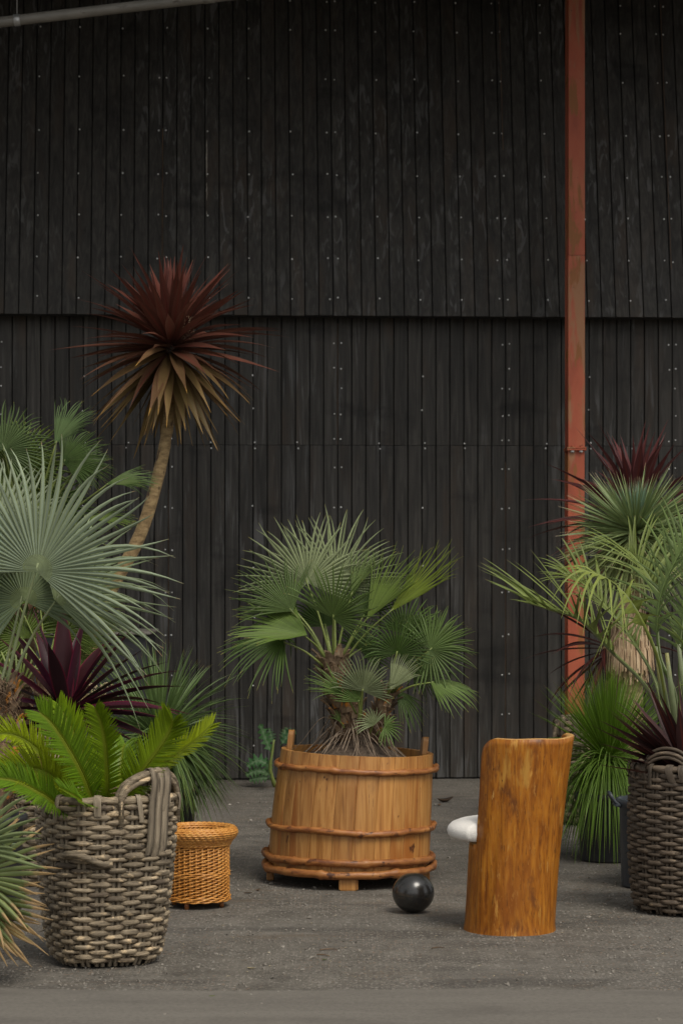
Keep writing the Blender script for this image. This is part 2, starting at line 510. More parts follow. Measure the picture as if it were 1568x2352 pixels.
FIBRE = M_surface('palm_fibre', [(0.25, (0.035, 0.020, 0.011)), (0.5, (0.11, 0.065, 0.034)), (0.75, (0.23, 0.15, 0.085))], (60, 60, 16), 0.9, bump=1.0, bdist=0.012, detail=6)
BOOT = M_surface('old_leaf_base', [(0.3, (0.10, 0.066, 0.038)), (0.6, (0.23, 0.16, 0.096)), (0.8, (0.36, 0.27, 0.17))], (30, 30, 12), 0.8, layers=[((9, 9, 9), 0.56, 0.62, (0.50, 0.19, 0.02))], bump=0.5, vary=0.25)
BARK = M_surface('cordyline_bark', [(0.3, (0.14, 0.090, 0.040)), (0.55, (0.30, 0.205, 0.095)), (0.75, (0.42, 0.31, 0.155))], (22, 22, 55), 0.85, layers=[((24, 24, 9), 0.60, 0.68, (0.075, 0.045, 0.025))], bump=0.8, bdist=0.008)
TAN_BARK = M_surface('yucca_bark', [(0.3, (0.13, 0.088, 0.042)), (0.55, (0.28, 0.205, 0.105)), (0.75, (0.40, 0.31, 0.175))], (26, 26, 60), 0.9, bump=0.8, bdist=0.01)
THATCH = M_surface('dead_leaf_thatch', [(0.3, (0.18, 0.105, 0.055)), (0.5, (0.42, 0.295, 0.175)), (0.75, (0.60, 0.47, 0.31))], (60, 60, 3), 0.85, layers=[((70, 70, 4), 0.6, 0.7, (0.13, 0.06, 0.03))], bump=0.3)
PETIOLE = M_surface('green_petiole', [(0.3, (0.11, 0.15, 0.032)), (0.7, (0.21, 0.25, 0.065))], (20, 20, 8), 0.45, bump=0.1, vary=0.2)
PETIOLE_SILVER = M_surface('silver_petiole', [(0.3, (0.15, 0.19, 0.085)), (0.7, (0.26, 0.30, 0.155))], (20, 20, 6), 0.5, layers=[((9, 9, 3), 0.55, 0.7, (0.27, 0.26, 0.09))], bump=0.1, vary=0.15)
RACHIS = M_surface('yellow_green_rachis', [(0.3, (0.20, 0.22, 0.025)), (0.7, (0.32, 0.32, 0.05))], (20, 20, 20), 0.45, bump=0.05)

FAN = M_leaf('fan_palm_leaf', tip=(0.30, 0.26, 0.06), tip_at=0.97, rib=(0.16, 0.20, 0.08), vary=0.22)
FAN_SILVER = M_leaf('silver_fan_leaf', tip=(0.30, 0.20, 0.11), tip_at=0.975, rib=(0.27, 0.32, 0.15), edge=(0.28, 0.33, 0.12), vary=0.16, rough=0.5, trans=0.18)
FAN_DRY = M_leaf('browning_fan_leaf', tip=(0.40, 0.27, 0.13), tip_at=0.76, rib=(0.22, 0.26, 0.12), edge=(0.20, 0.15, 0.07), vary=0.2, trans=0.2)
CORDY = M_leaf('cordyline_leaf', tip=(0.20, 0.13, 0.06), tip_at=1.0, rib=(0.14, 0.035, 0.026), vary=0.3, rough=0.38, trans=0.18)
CORDY_PURPLE = M_leaf('purple_cordyline_leaf', tip=(0.12, 0.06, 0.03), tip_at=1.02, edge=(0.16, 0.012, 0.035), vary=0.3, rough=0.34, trans=0.15)
CORDY_OLD = M_leaf('old_cordyline_leaf', tip=(0.30, 0.17, 0.04), tip_at=0.9, edge=(0.13, 0.055, 0.035), vary=0.3, rough=0.45, trans=0.2)
GRASSY = M_leaf('grass_tree_leaf', tip=(0.22, 0.15, 0.06), tip_at=0.965, vary=0.35, trans=0.25, pale=(0.13, 0.19, 0.06))
YUCCA = M_leaf('yucca_leaf', tip=(0.34, 0.27, 0.17), tip_at=0.90, edge=(0.36, 0.37, 0.08), vary=0.25, trans=0.15)
FEATHER = M_leaf('feather_palm_leaf', tip=(0.28, 0.19, 0.09), tip_at=0.965, vary=0.25, trans=0.22, rib=(0.15, 0.20, 0.08))
CYCAD = M_leaf('cycad_leaf', tip=(0.15, 0.19, 0.01), tip_at=1.0, vary=0.3, rough=0.3, trans=0.3, base_col=(0.15, 0.19, 0.012), base_to=0.15)
WEED = M_leaf('thistle_leaf', tip=(0.10, 0.13, 0.05), tip_at=1.1, rib=(0.15, 0.22, 0.12), vary=0.25, rough=0.5, trans=0.25)
LITTER = M_surface('dry_litter', [(0.3, (0.05, 0.03, 0.018)), (0.7, (0.16, 0.10, 0.055))], (30, 30, 30), 0.85, bump=0.2, vary=0.4)
PALE_LITTER = M_surface('pale_litter', [(0.3, (0.36, 0.29, 0.16)), (0.7, (0.5, 0.42, 0.26))], (30, 30, 30), 0.8, bump=0.2)
GREEN_LITTER = M_surface('green_litter', [(0.3, (0.08, 0.12, 0.02)), (0.7, (0.16, 0.20, 0.04))], (30, 30, 30), 0.7, bump=0.2)
GRIT = M_surface('stone_chip', [(0.3, (0.10, 0.09, 0.074)), (0.55, (0.21, 0.19, 0.16)), (0.75, (0.40, 0.37, 0.32))], (23, 23, 23), 0.85, bump=0, rand=False)

# ------------------------------------------------------------------ ground
def sheet(name, x0, x1, y0, y1, z, mat, nx=2, ny=2, edge=None):
    b = MB()
    rows = []
    for j in range(ny):
        row = []
        for i in range(nx):
            x = x0 + (x1 - x0) * i / (nx - 1)
            y = y0 + (y1 - y0) * j / (ny - 1)
            if edge and j == ny - 1:
                y += edge(x)
            row.append(b.vert((x, y, z)))
        rows.append(row)
    b.grid(rows)
    o = b.build(name, mat, smooth=False)
    o['kind'] = 'structure'
    return o
sheet('asphalt_yard', -60, 60, -60, 60, 0.0, ASPH, 9, 9)
sheet('concrete_apron', -14, 14, -14, 8.86, 0.004, STRIP, 400, 2,
      edge=lambda x: 0.10 * noise.noise(Vector((x * 1.1, 3, 0))) + 0.05 * noise.noise(Vector((x * 5, 9, 0))) + 0.03 * noise.noise(Vector((x * 21, 4, 0))))
b = MB()
for i in range(11000):
    y = 8.2 + 9.2 * random.random() ** 1.4
    x = rnd(-0.16, 0.16) * y * 1.05
    if y < 8.95 and random.random() < 0.9:
        continue
    if noise.noise(Vector((x * 1.6, y * 1.3, 5))) < rnd(-0.35, 0.3):
        continue
    s = (0.0022 + 0.005 * random.random() ** 2) * (1.7 if random.random() < 0.08 else 1)
    q = Quaternion(Vector((rnd(-1, 1), rnd(-1, 1), rnd(-1, 1))).normalized(), rnd(0, 6))
    c = Vector((x, y, s * 0.3))
    pv = [Vector((1.3, 0, 0)), Vector((-0.9, 0.9, 0)), Vector((-0.7, -1, 0.1)), Vector((0.1, 0, 0.8)), Vector((0, 0.1, -0.8))]
    ids = [b.vert(c + q @ (p * s)) for p in pv]
    for a_, b_, c_ in ((0, 1, 3), (1, 2, 3), (2, 0, 3), (1, 0, 4), (2, 1, 4), (0, 2, 4)):
        b.face((ids[a_], ids[b_], ids[c_]))
b.build('gravel', GRIT, smooth=False, kind='stuff')

# ------------------------------------------------------------------ black timber wall
WD = 17.5
YAW = math.atan(0.057)
wall = thing('timber_wall', 'tall black grooved timber shed wall rising behind all the plants', 'wall', (0, WD, 0))
PITCH, BW = 0.1016, 0.0945
XL, XR = -3.2, 3.2
def plank_mesh(w, t, h):
    m = MB()
    m.box((0, 0, h / 2), (w, t, h), ch=0.0022)
    return m
plank_cache = {}
def plank(x, y, z0, h, lean=0.0, w=BW):
    key = (round(w, 4), round(h, 3))
    if key not in plank_cache:
        o = plank_mesh(w, 0.018, h).build('plank', WALL, None, smooth=False)
        plank_cache[key] = o.data
    else:
        o = bpy.data.objects.new('plank', plank_cache[key])
        COL.objects.link(o)
    o.parent = wall
    o.location = (x, y + rnd(-0.0012, 0.0012), z0)
    o.rotation_euler = (-lean, 0, 0)
    return o
LEAN = math.atan(0.21)
UY = -0.20                     # the upper cladding stands proud of the lower one
UZ = 3.335
SEAM = 2.42
def row_joint(x, off):
    k = (x - off) / (12 * PITCH)
    return abs(k - round(k)) < 0.02
for off, rows_ in ((-0.028, 'low'), (-0.07, 'up')):
    n0 = math.floor((XL - off) / PITCH)
    n1 = math.ceil((XR - off) / PITCH)
    for i in range(n0, n1):
        xc = off + (i + 0.5) * PITCH
        if rows_ == 'low':
            plank(xc, 0, 0.012, SEAM - 0.012 - 0.003)
            plank(xc, 0, SEAM, 3.62 - SEAM)
        else:
            plank(xc, UY, UZ + rnd(-0.002, 0.002), 2.53, LEAN)
def wmb(m, name, mat, smooth=False, kind=None, rot=None):
    o = m.build(name, mat, None, smooth)
    o.parent = wall
    if kind:
        o['kind'] = kind
    return o
m = MB(); m.box((0, 0.034, 1.81), (6.6, 0.03, 3.62)); wmb(m, 'lower_backing', BACKING)
q = Matrix.Rotation(-LEAN, 3, 'X')
m = MB(); m.box(Vector((0, UY, UZ)) + q @ Vector((0, 0.030, 1.265)), (6.6, 0.03, 2.53), q); wmb(m, 'upper_backing', BACKING)
m = MB(); m.box((0, UY / 2 + 0.004, UZ + 0.03), (6.6, -UY - 0.02, 0.02)); wmb(m, 'soffit_board', BACKING)
# raw plywood edges showing in a few joints
def gap(x, z0, z1, y, lean=0):
    m = MB()
    qq = Matrix.Rotation(-lean, 3, 'X')
    m.box(Vector((x, y, z0)) + qq @ Vector((0, 0.004, (z1 - z0) / 2)), (0.0042, 0.012, z1 - z0), qq)
    return wmb(m, 'raw_joint', TAN)
J = 12 * PITCH
gap(-0.028 + J, 0.1, 2.3, 0); gap(-0.028 - J, 0.3, 2.1, 0); gap(-0.07 + 2 * J, UZ + 0.35, UZ + 2.4, UY, LEAN); gap(-0.07 + J, UZ + 1.2, UZ + 2.5, UY, LEAN)
gap(-0.07 - J, UZ + 0.2, UZ + 1.4, UY, LEAN); gap(-0.028, SEAM, 3.3, 0)
# screw heads
m = MB()
def screw(x, z, y, lean=0):
    qq = Matrix.Rotation(-lean, 3, 'X')
    c = Vector((x, y, UZ if lean else 0)) + qq @ Vector((0, -0.0095, z - (UZ if lean else 0)))
    r = rnd(0.0052, 0.0068)
    rows = []
    for rr, d in ((r, 0.0), (r * 0.95, -0.0035), (r * 0.5, -0.005)):
        rows.append([m.vert(c + qq @ Vector((rr * math.cos(a * math.pi / 4), d, rr * math.sin(a * math.pi / 4)))) for a in range(8)])
    m.grid(rows, True)
    m.face(rows[-1])
def zrow(py, D):
    return CAM_H - (py - HY) * D / F
jj = lambda: rnd(-0.008, 0.008)
for k in range(-3, 4):
    xj = -0.028 + k * J
    for py in (790, 846, 890, 953, 1010, 1075, 1166, 1262, 1360, 1460, 1550, 1640, 1718, 1772):
        z = zrow(py, WD)
        for s in (-1, 1):
            if random.random() < 0.93:
                screw(xj + s * 0.024 + jj() * 0.5, z + jj(), 0)
    for a in (0.3, 0.62, 0.93):
        for py in (1017, 1030):
            screw(xj + a + jj() * 2, zrow(py, WD) + jj() * 0.5, 0)
    for py in (868, 943, 1165, 1300, 1420, 1576, 1708):
        screw(xj + 0.61 + jj(), zrow(py, WD) + jj() * 2, 0)
    for py in (5, 72, 183, 306, 403, 499, 596, 687):
        z = zrow(py, 17.3 + (726 - py) / 726 * 0.5)
        xu = -0.07 + k * J
        for a in (-0.03, 0.03, 0.33, 0.62, 0.93):
            if random.random() < 0.95:
                zz = UZ + (z - UZ) / math.cos(LEAN)
                screw(xu + a + jj(), zz + jj(), UY, LEAN)
wmb(m, 'screw', SCREW, True, 'stuff')
# long bleached scrape
m = MB()
qq = Matrix.Rotation(-LEAN, 3, 'X')
p0 = Vector((-0.972, UY, UZ))
def scr(z0, z1, w):
    n = 26
    rows = []
    for i in range(n):
        t = i / (n - 1)
        ww = w * (0.25 + 0.75 * abs(noise.noise(Vector((t * 9 + z0, 2, 1))))) * (math.sin(math.pi * min(1, t * 1.04)) ** 0.3)
        xx = 0.003 * noise.noise(Vector((t * 5, 1, z0)))
        rows.append([m.vert(p0 + qq @ Vector((xx + s * ww, -0.0105, z0 + (z1 - z0) * t))) for s in (-1, 1)])
    m.grid(rows)
scr(1.03, 1.33, 0.011); scr(0.86, 1.0, 0.008); scr(0.74, 0.78, 0.006)
wmb(m, 'scraped_patch', WHITE_SCRAPE)
wall.rotation_euler = (0, 0, YAW)

# canopy roof that shades the top of the wall (above the frame)
can = thing('canopy_roof', 'dark sheet canopy roof jutting out over the black timber wall', 'roof', (0, 15.6, 5.9))
m = MB(); m.box((-2.9, 16.1, 5.88), (9.6, 4.6, 0.05)); m.build('roof_sheet', ROOFING, can, False)
m = MB(); m.box((3.56, 16.6, 5.90), (3.3, 3.6, 0.05)); m.build('roof_sheet', ROOFING, can, False)
for x in (-6, -4, -2, 0, 1.7):
    m = MB(); m.box((x, 14.7, 5.79), (0.08, 3.1, 0.12)); m.build('rafter', ROOFING, can, False)

# drain pipe under the canopy edge
pa, pb = pt(-260, 82, 15.2), pt(620, -22, 15.2)
pipe = thing('drain_pipe', 'dirty grey drain pipe sloping across the top of the dark wall', 'pipe', pa)
m = MB()
m.sweep([pa.lerp(pb, i / 12) for i in range(13)], 0.0335, 20)
m.build('pipe', GREY_PIPE, pipe)
cc = pa.lerp(pb, (300) / 880)
m = MB(); m.sweep([cc + (pb - pa).normalized() * d for d in (-0.02, -0.019, 0.019, 0.02)], [0.0345, 0.038, 0.038, 0.0345], 20); m.build('clamp', GALV, pipe)
m = MB(); m.sweep([cc + Vector((0, 0, 0.03)), cc + Vector((0, 0, 1.02))], 0.004, 8); m.build('hanger_rod', GALV, pipe)
cc = pa.lerp(pb, 740 / 880)
m = MB(); m.sweep([cc + (pb - pa).normalized() * d for d in (-0.035, -0.034, 0.034, 0.035)], [0.0335, 0.0365, 0.0365, 0.0335], 20); m.build('coupling', GREY_PIPE, pipe)

# rusty steel column
PD = 16.9
xl, xr = pt(1303.5, 0, PD).x, pt(1342, 0, PD).x
xc, fw = (xl + xr) / 2, xr - xl
col = thing('steel_column', 'rust-red steel column standing against the black wall', 'column', (xc, PD + 0.13, 0))
z_spl = CAM_H - (1031 - HY) / F * PD
z_seam = CAM_H - (586 - HY) / F * PD
def ibeam(z0, z1, dx, w):
    for nm, c, s in (('flange', (xc + dx, PD, (z0 + z1) / 2), (w, 0.010, z1 - z0)), ('web', (xc + dx, PD + 0.115, (z0 + z1) / 2), (0.008, 0.22, z1 - z0)), ('flange', (xc + dx, PD + 0.23, (z0 + z1) / 2), (w, 0.010, z1 - z0))):
        m = MB(); m.box(c, s, ch=0.003 if nm == 'flange' else 0); m.build(nm, RED_STEEL, col, False)
ibeam(0, z_spl - 0.012, -0.002, fw)
ibeam(z_spl + 0.012, z_seam - 0.003, 0, fw)
ibeam(z_seam, 5.84, 0.001, fw * 0.985)
for dz in (-0.0062, 0.0062):
    m = MB(); m.box((xc, PD + 0.10, z_spl + dz), (fw + 0.016, 0.26, 0.0118), ch=0.002); m.build('splice_plate', RED_STEEL, col, False)
for dx in (-0.03, 0.03):
    m = MB(); m.sweep([(xc + dx, PD - 0.018, z_spl - 0.0125), (xc + dx, PD - 0.018, z_spl - 0.024)], 0.013, 6); m.build('bolt_head', GALV, col, False)
    m = MB(); m.sweep([(xc + dx, PD - 0.018, z_spl + 0.0122), (xc + dx, PD - 0.018, z_spl + 0.022)], 0.010, 6); m.build('bolt_head', RED_STEEL, col, False)

# dark storage box by the wall
bx = pt(480, 2000, 16.2)
box = thing('storage_box', 'low dark grey box with a paler lid edge against the black wall', 'box', (bx.x - 0.9, 16.4, 0))
zt = CAM_H - (2326 / 2352 * 0 + 1459 - HY) / F * 16.1
m = MB(); m.box((pt(347, 0, 16.1).x - 0.55, 16.45, zt / 2), (1.05, 0.7, zt), ch=0.01); m.build('box_body', POT_BLACK, box, False)
m = MB(); m.box((pt(347, 0, 16.1).x - 0.565, 16.44, zt + 0.014), (1.13, 0.76, 0.022), ch=0.006); m.build('lid', GREY_PIPE, box, False)

# ------------------------------------------------------------------ plant kit
UPV = Vector((0, 0, 1))
def fan(hub, axis, normal, Rr, n=36, span=220, split=0.5, droop=0.12, cup=0.15, wk=0.9, jit=0.07, tipdrop=0.25, side_short=0.15, te=2.8, pleat=0.9, wr=0.31):
    """palmate blade: pleated leaflets joined to `split`, free and tapering beyond"""
    b = MB()
    a = axis.normalized()
    nm = (normal - a * normal.dot(a)).normalized()
    s = a.cross(nm)
    sp = R(span)
    da = sp / n / 2
    n = int(n * 1.12)
    K = 3
    def P(ang, r, lift=0.0):
        d = a * math.cos(ang) + s * math.sin(ang)
        q = hub + d * r + nm * (cup * r * abs(math.sin(ang)) ** 1.5 + lift)
        q.z -= droop * Rr * (r / Rr) ** 2.4
        return q
    hubv = b.vert(hub, 0.5, 0)
    td_ = math.tan(da)
    for i in range(n):
        a0 = -sp / 2 + (i + 0.5) * 2 * da
        L = Rr * (1 - side_short * (abs(a0) / (sp / 2)) ** 2) * rnd(1 - jit, 1 + jit)
        if random.random() < 0.06:
            L *= rnd(0.75, 0.92)
        ang = a0 + rnd(-0.12, 0.12) * da
        r1 = split * Rr * (1 - 0.25 * (abs(a0) / math.pi) ** 2)
        U = 2.0 * i
        ply = pleat * rnd(0.8, 1.2)
        flip = 1
        prev = None
        for k in range(1, K + 1):
            r = r1 * k / K
            h = td_ * r * ply
            cur = (b.vert(P(ang - da, r, -h), U, r / Rr), b.vert(P(ang, r, h), U + 0.5, r / Rr), b.vert(P(ang + da, r, -h), U + 1, r / Rr))
            if prev is None:
                b.face((hubv, cur[1], cur[0]))
                b.face((hubv, cur[2], cur[1]))
            else:
                b.face((prev[0], prev[1], cur[1], cur[0]))
                b.face((prev[1], prev[2], cur[2], cur[1]))
            prev = cur
        w0 = td_ * r1
        T = 6
        tw = rnd(-0.8, 0.8)
        bend = rnd(-0.10, 0.10)
        td = tipdrop * rnd(0.2, 1.6)
        oop = rnd(-0.10, 0.10) * Rr
        for k in range(1, T + 1):
            t = k / T
            r = r1 + (L - r1) * t
            aa = ang + bend * t * t
            w = min(td_ * r * (1 - 0.10 * min(1, 4 * t)), td_ * wr * Rr * wk * 1.15) * (1 - 0.94 * t ** te) + 0.0003
            sd_ = (a * -math.sin(aa) + s * math.cos(aa))
            sd_ = (sd_ * math.cos(tw * t) + nm * math.sin(tw * t))
            c = P(aa, r) + nm * (oop * t * t)
            c.z -= td * Rr * t ** 2.2 * (1 - r1 / L)
            h = w * ply
            cur = (b.vert(c - sd_ * w - nm * h, U, r / L), b.vert(c + nm * h, U + 0.5, r / L), b.vert(c + sd_ * w - nm * h, U + 1, r / L))
            b.face((prev[0], prev[1], cur[1], cur[0]))
            b.face((prev[1], prev[2], cur[2], cur[1]))
            prev = cur
    return b

def inpic(angle_deg, away=0.0):
    """direction: angle in the picture plane (0 right, 90 up), then `away` (+ from the camera) in units of its length"""
    a = R(angle_deg)
    return Vector((math.cos(a), away, math.sin(a))).normalized()

def frond_fan(plant, base, hub, ang, away, Rr, color, mat=FAN, nrm=(0, -1, 0.35), pet=PETIOLE, pet_r=0.008, sag=0.06, n=36, **kw):
    ax = inpic(ang, away)
    fb = fan(hub, ax, Vector(nrm), Rr, n=n, **kw)
    o = fb.build('frond', mat, plant)
    kk = rnd(0.85, 1.15)
    c = [x * kk * rnd(0.97, 1.03) for x in color]
    o.color = (*c, 1)
    if base is not None:
        m = MB()
        d = hub - base
        mid = base.lerp(hub, 0.5) + Vector((0, 0, sag * d.length))
        path = smooth_path([base, mid, hub + ax * (0.06 * Rr)], 9)
        m.sweep(path, [pet_r * (1.45 - 0.75 * i / 8) for i in range(9)], 7, flat=0.6)
        m.build('petiole', pet, o)
    return o

def pinnate(plant, ctrl, color, mat, rach_mat, n=46, llen=0.2, lwid=0.011, rr=0.006, up=(0, 0, 1), vee=35, ang0=70, ang1=35, droop=0.15, start=0.08, prof=None, jit=0.06, name='frond', nst=None, rough=0.0):
    """feather frond: leaflets joined along a rib"""
    path = smooth_path(ctrl, n + 1)
    L = sum((path[i + 1] - path[i]).length for i in range(n))
    b = MB()
    upv = Vector(up)
    rows = []
    fr = []
    for i, p in enumerate(path):
        t = (path[min(i + 1, n)] - path[max(i - 1, 0)]).normalized()
        u = (upv - t * upv.dot(t)).normalized()
        s = t.cross(u)
        w = rr * (1 - 0.8 * i / n)
        fr.append((p, t, u, s, w))
        rows.append([b.vert(p - s * w, 0, 0), b.vert(p + u * (w * 0.6), 0.5, 0), b.vert(p + s * w, 1, 0)])
    b.grid(rows)
    for i in range(n):
        v = i / n
        if v < start:
            continue
        x = (v - start) / (1 - start)
        k = prof(x) if prof else (math.sin(math.pi * (0.12 + 0.80 * x)) ** 0.7)
        for sg in (-1, 1):
            p, t, u, s, w = fr[i]
            al = R(ang0 + (ang1 - ang0) * x + rnd(-5, 5) * (1 + rough))
            vv = R(vee + rnd(-4, 4) * (1 + 2 * rough))
            out = (s * sg * math.cos(vv) + u * math.sin(vv))
            d = (t * math.cos(al) + out * math.sin(al)).normalized()
            ll = llen * k * rnd(1 - jit, 1 + jit)
            e0, e1 = (rows[i][0], rows[i + 1][0]) if sg < 0 else (rows[i][2], rows[i + 1][2])
            c0 = (Vector(b.v[e0]) + Vector(b.v[e1])) / 2
            wd = (t - d * t.dot(d)).normalized()
            nn = d.cross(wd)
            U = 2.0 * (2 * i + (1 if sg > 0 else 0))
            prev = (e0, b.vert(c0, U + 0.5, 0), e1)
            S = 5
            for q in range(1, S + 1):
                tt = q / S
                c = c0 + d * (ll * tt)
                c.z -= droop * ll * tt ** 2
                ww = lwid / 2 * (math.sin(math.pi * min(1, 0.28 + 0.72 * tt)) ** 0.8 if tt < 1 else 0.03)
                cur = (b.vert(c - wd * ww + nn * ww * 0.6, U, tt), b.vert(c, U + 0.5, tt), b.vert(c + wd * ww + nn * ww * 0.6, U + 1, tt))
                b.face((prev[0], prev[1], cur[1], cur[0]))
                b.face((prev[1], prev[2], cur[2], cur[1]))
                prev = cur
    o = b.build(name, mat, plant)
    kk = rnd(0.88, 1.12)
    c = [x * kk * rnd(0.97, 1.03) for x in color]
    o.color = (*c, 1)
    m = MB()
    m.sweep([p - u * (w * 0.5) for p, t, u, s, w in fr], [max(0.0008, w * 1.05) for p, t, u, s, w in fr], 6, flat=0.8)
    m.build('rachis', rach_mat, o)
    return o

# strap leaves (cordyline): a few bends, shared by all copies
STRAP = {}
def strap_mesh(bend, wprof, fold, tag_):
    key = (round(bend, 2), tag_)
    if key in STRAP:
        return STRAP[key]
    b = MB()
    S = 12
    pts, side, nr, wid = [], [], [], []
    p = Vector((0, 0, 0))
    for i in range(S + 1):
        v = i / S
        a = -bend * v ** 1.6
        t = Vector((0, math.cos(a), math.sin(a)))
        if i:
            p = p + t / S
        pts.append(p.copy())
        side.append(Vector((1, 0, 0)))
        nr.append(Vector((0, -math.sin(a), math.cos(a))))
        wid.append(wprof(v))
    b.ribbon(pts, wid, side, nr, fold * 0.10)
    me_o = b.build('leaf', CORDY, None)
    STRAP[key] = me_o.data
    bpy.data.objects.remove(me_o)
    return STRAP[key]

def strap_leaf(plant, base, d, length, width, bend, color, mat, fold=0.45, roll=0.0, prof='lance', name='leaf'):
    wp = {'lance': lambda v: 1.0 * max(0.02, (0.45 + 0.55 * math.sin(math.pi * min(1, v * 1.15))) * (1 - v ** 3.2)),
          'broad': lambda v: 1.0 * max(0.02, (0.30 + 0.70 * math.sin(math.pi * min(1.0, 0.12 + v * 0.9)) ** 0.9) * (1 - v ** 5))}[prof]
    bq = round(bend / 0.2) * 0.2
    me = strap_mesh(bq, wp, fold, prof)
    o = bpy.data.objects.new(name, me)
    link(o, plant, base)
    y = d.normalized()
    z = UPV - y * UPV.dot(y)
    z = z.normalized() if z.length > 0.05 else (Vector((0, 1, 0)) - y * y.y).normalized()
    x = y.cross(z)
    mrot = Matrix((x, y, z)).transposed()
    o.rotation_mode = 'QUATERNION'
    o.rotation_quaternion = Quaternion(y, roll) @ mrot.to_quaternion()
    o.scale = (width, length, length)
    o.color = (*color, 1)
    if o.material_slots and mat is not None:
        o.material_slots[0].link = 'OBJECT'
        o.material_slots[0].material = mat
    return o

def lerp3(a, b, t):
    return tuple(x + (y - x) * t for x, y in zip(a, b))

def tuft(b, c, n, len_rng, el_rng, width, droop, r0=0.03, segs=7, az=None, elpow=1.0, dz=0.0, bias=None):
    """many thin arching leaves from one heart, into MB b"""
    for i in range(n):
        f = (i + 0.5) / n
        el = R(el_rng[1] + (el_rng[0] - el_rng[1]) * f ** elpow + rnd(-7, 7))
        a = i * 2.39996 + rnd(-0.25, 0.25)
        d = Vector((math.cos(a) * math.cos(el), math.sin(a) * math.cos(el), math.sin(el)))
        if bias is not None:
            d = (d + bias * rnd(0.2, 1)).normalized()
        L = rnd(*len_rng)
        dr = droop * rnd(0.6, 1.4) * (0.35 + 0.65 * math.cos(el))
        p = c + d * r0 + Vector((0, 0, dz * (1 - f)))
        s = d.cross(UPV)
        s = s.normalized() if s.length > 0.05 else Vector((1, 0, 0))
        s = Quaternion(d, rnd(-1.2, 1.2)) @ s
        w = width * rnd(0.8, 1.2)
        pts, wid = [], []
        t = d.copy()
        for k in range(segs + 1):
            v = k / segs
            pts.append(p.copy())
            wid.append(w * (1 - v ** 2.5) + 0.0006)
            t = (t + Vector((0, 0, -1)) * (dr * 2.2 / segs)).normalized()
            p = p + t * (L / segs)
        b.ribbon(pts, wid, s, d.cross(s), 0.0)

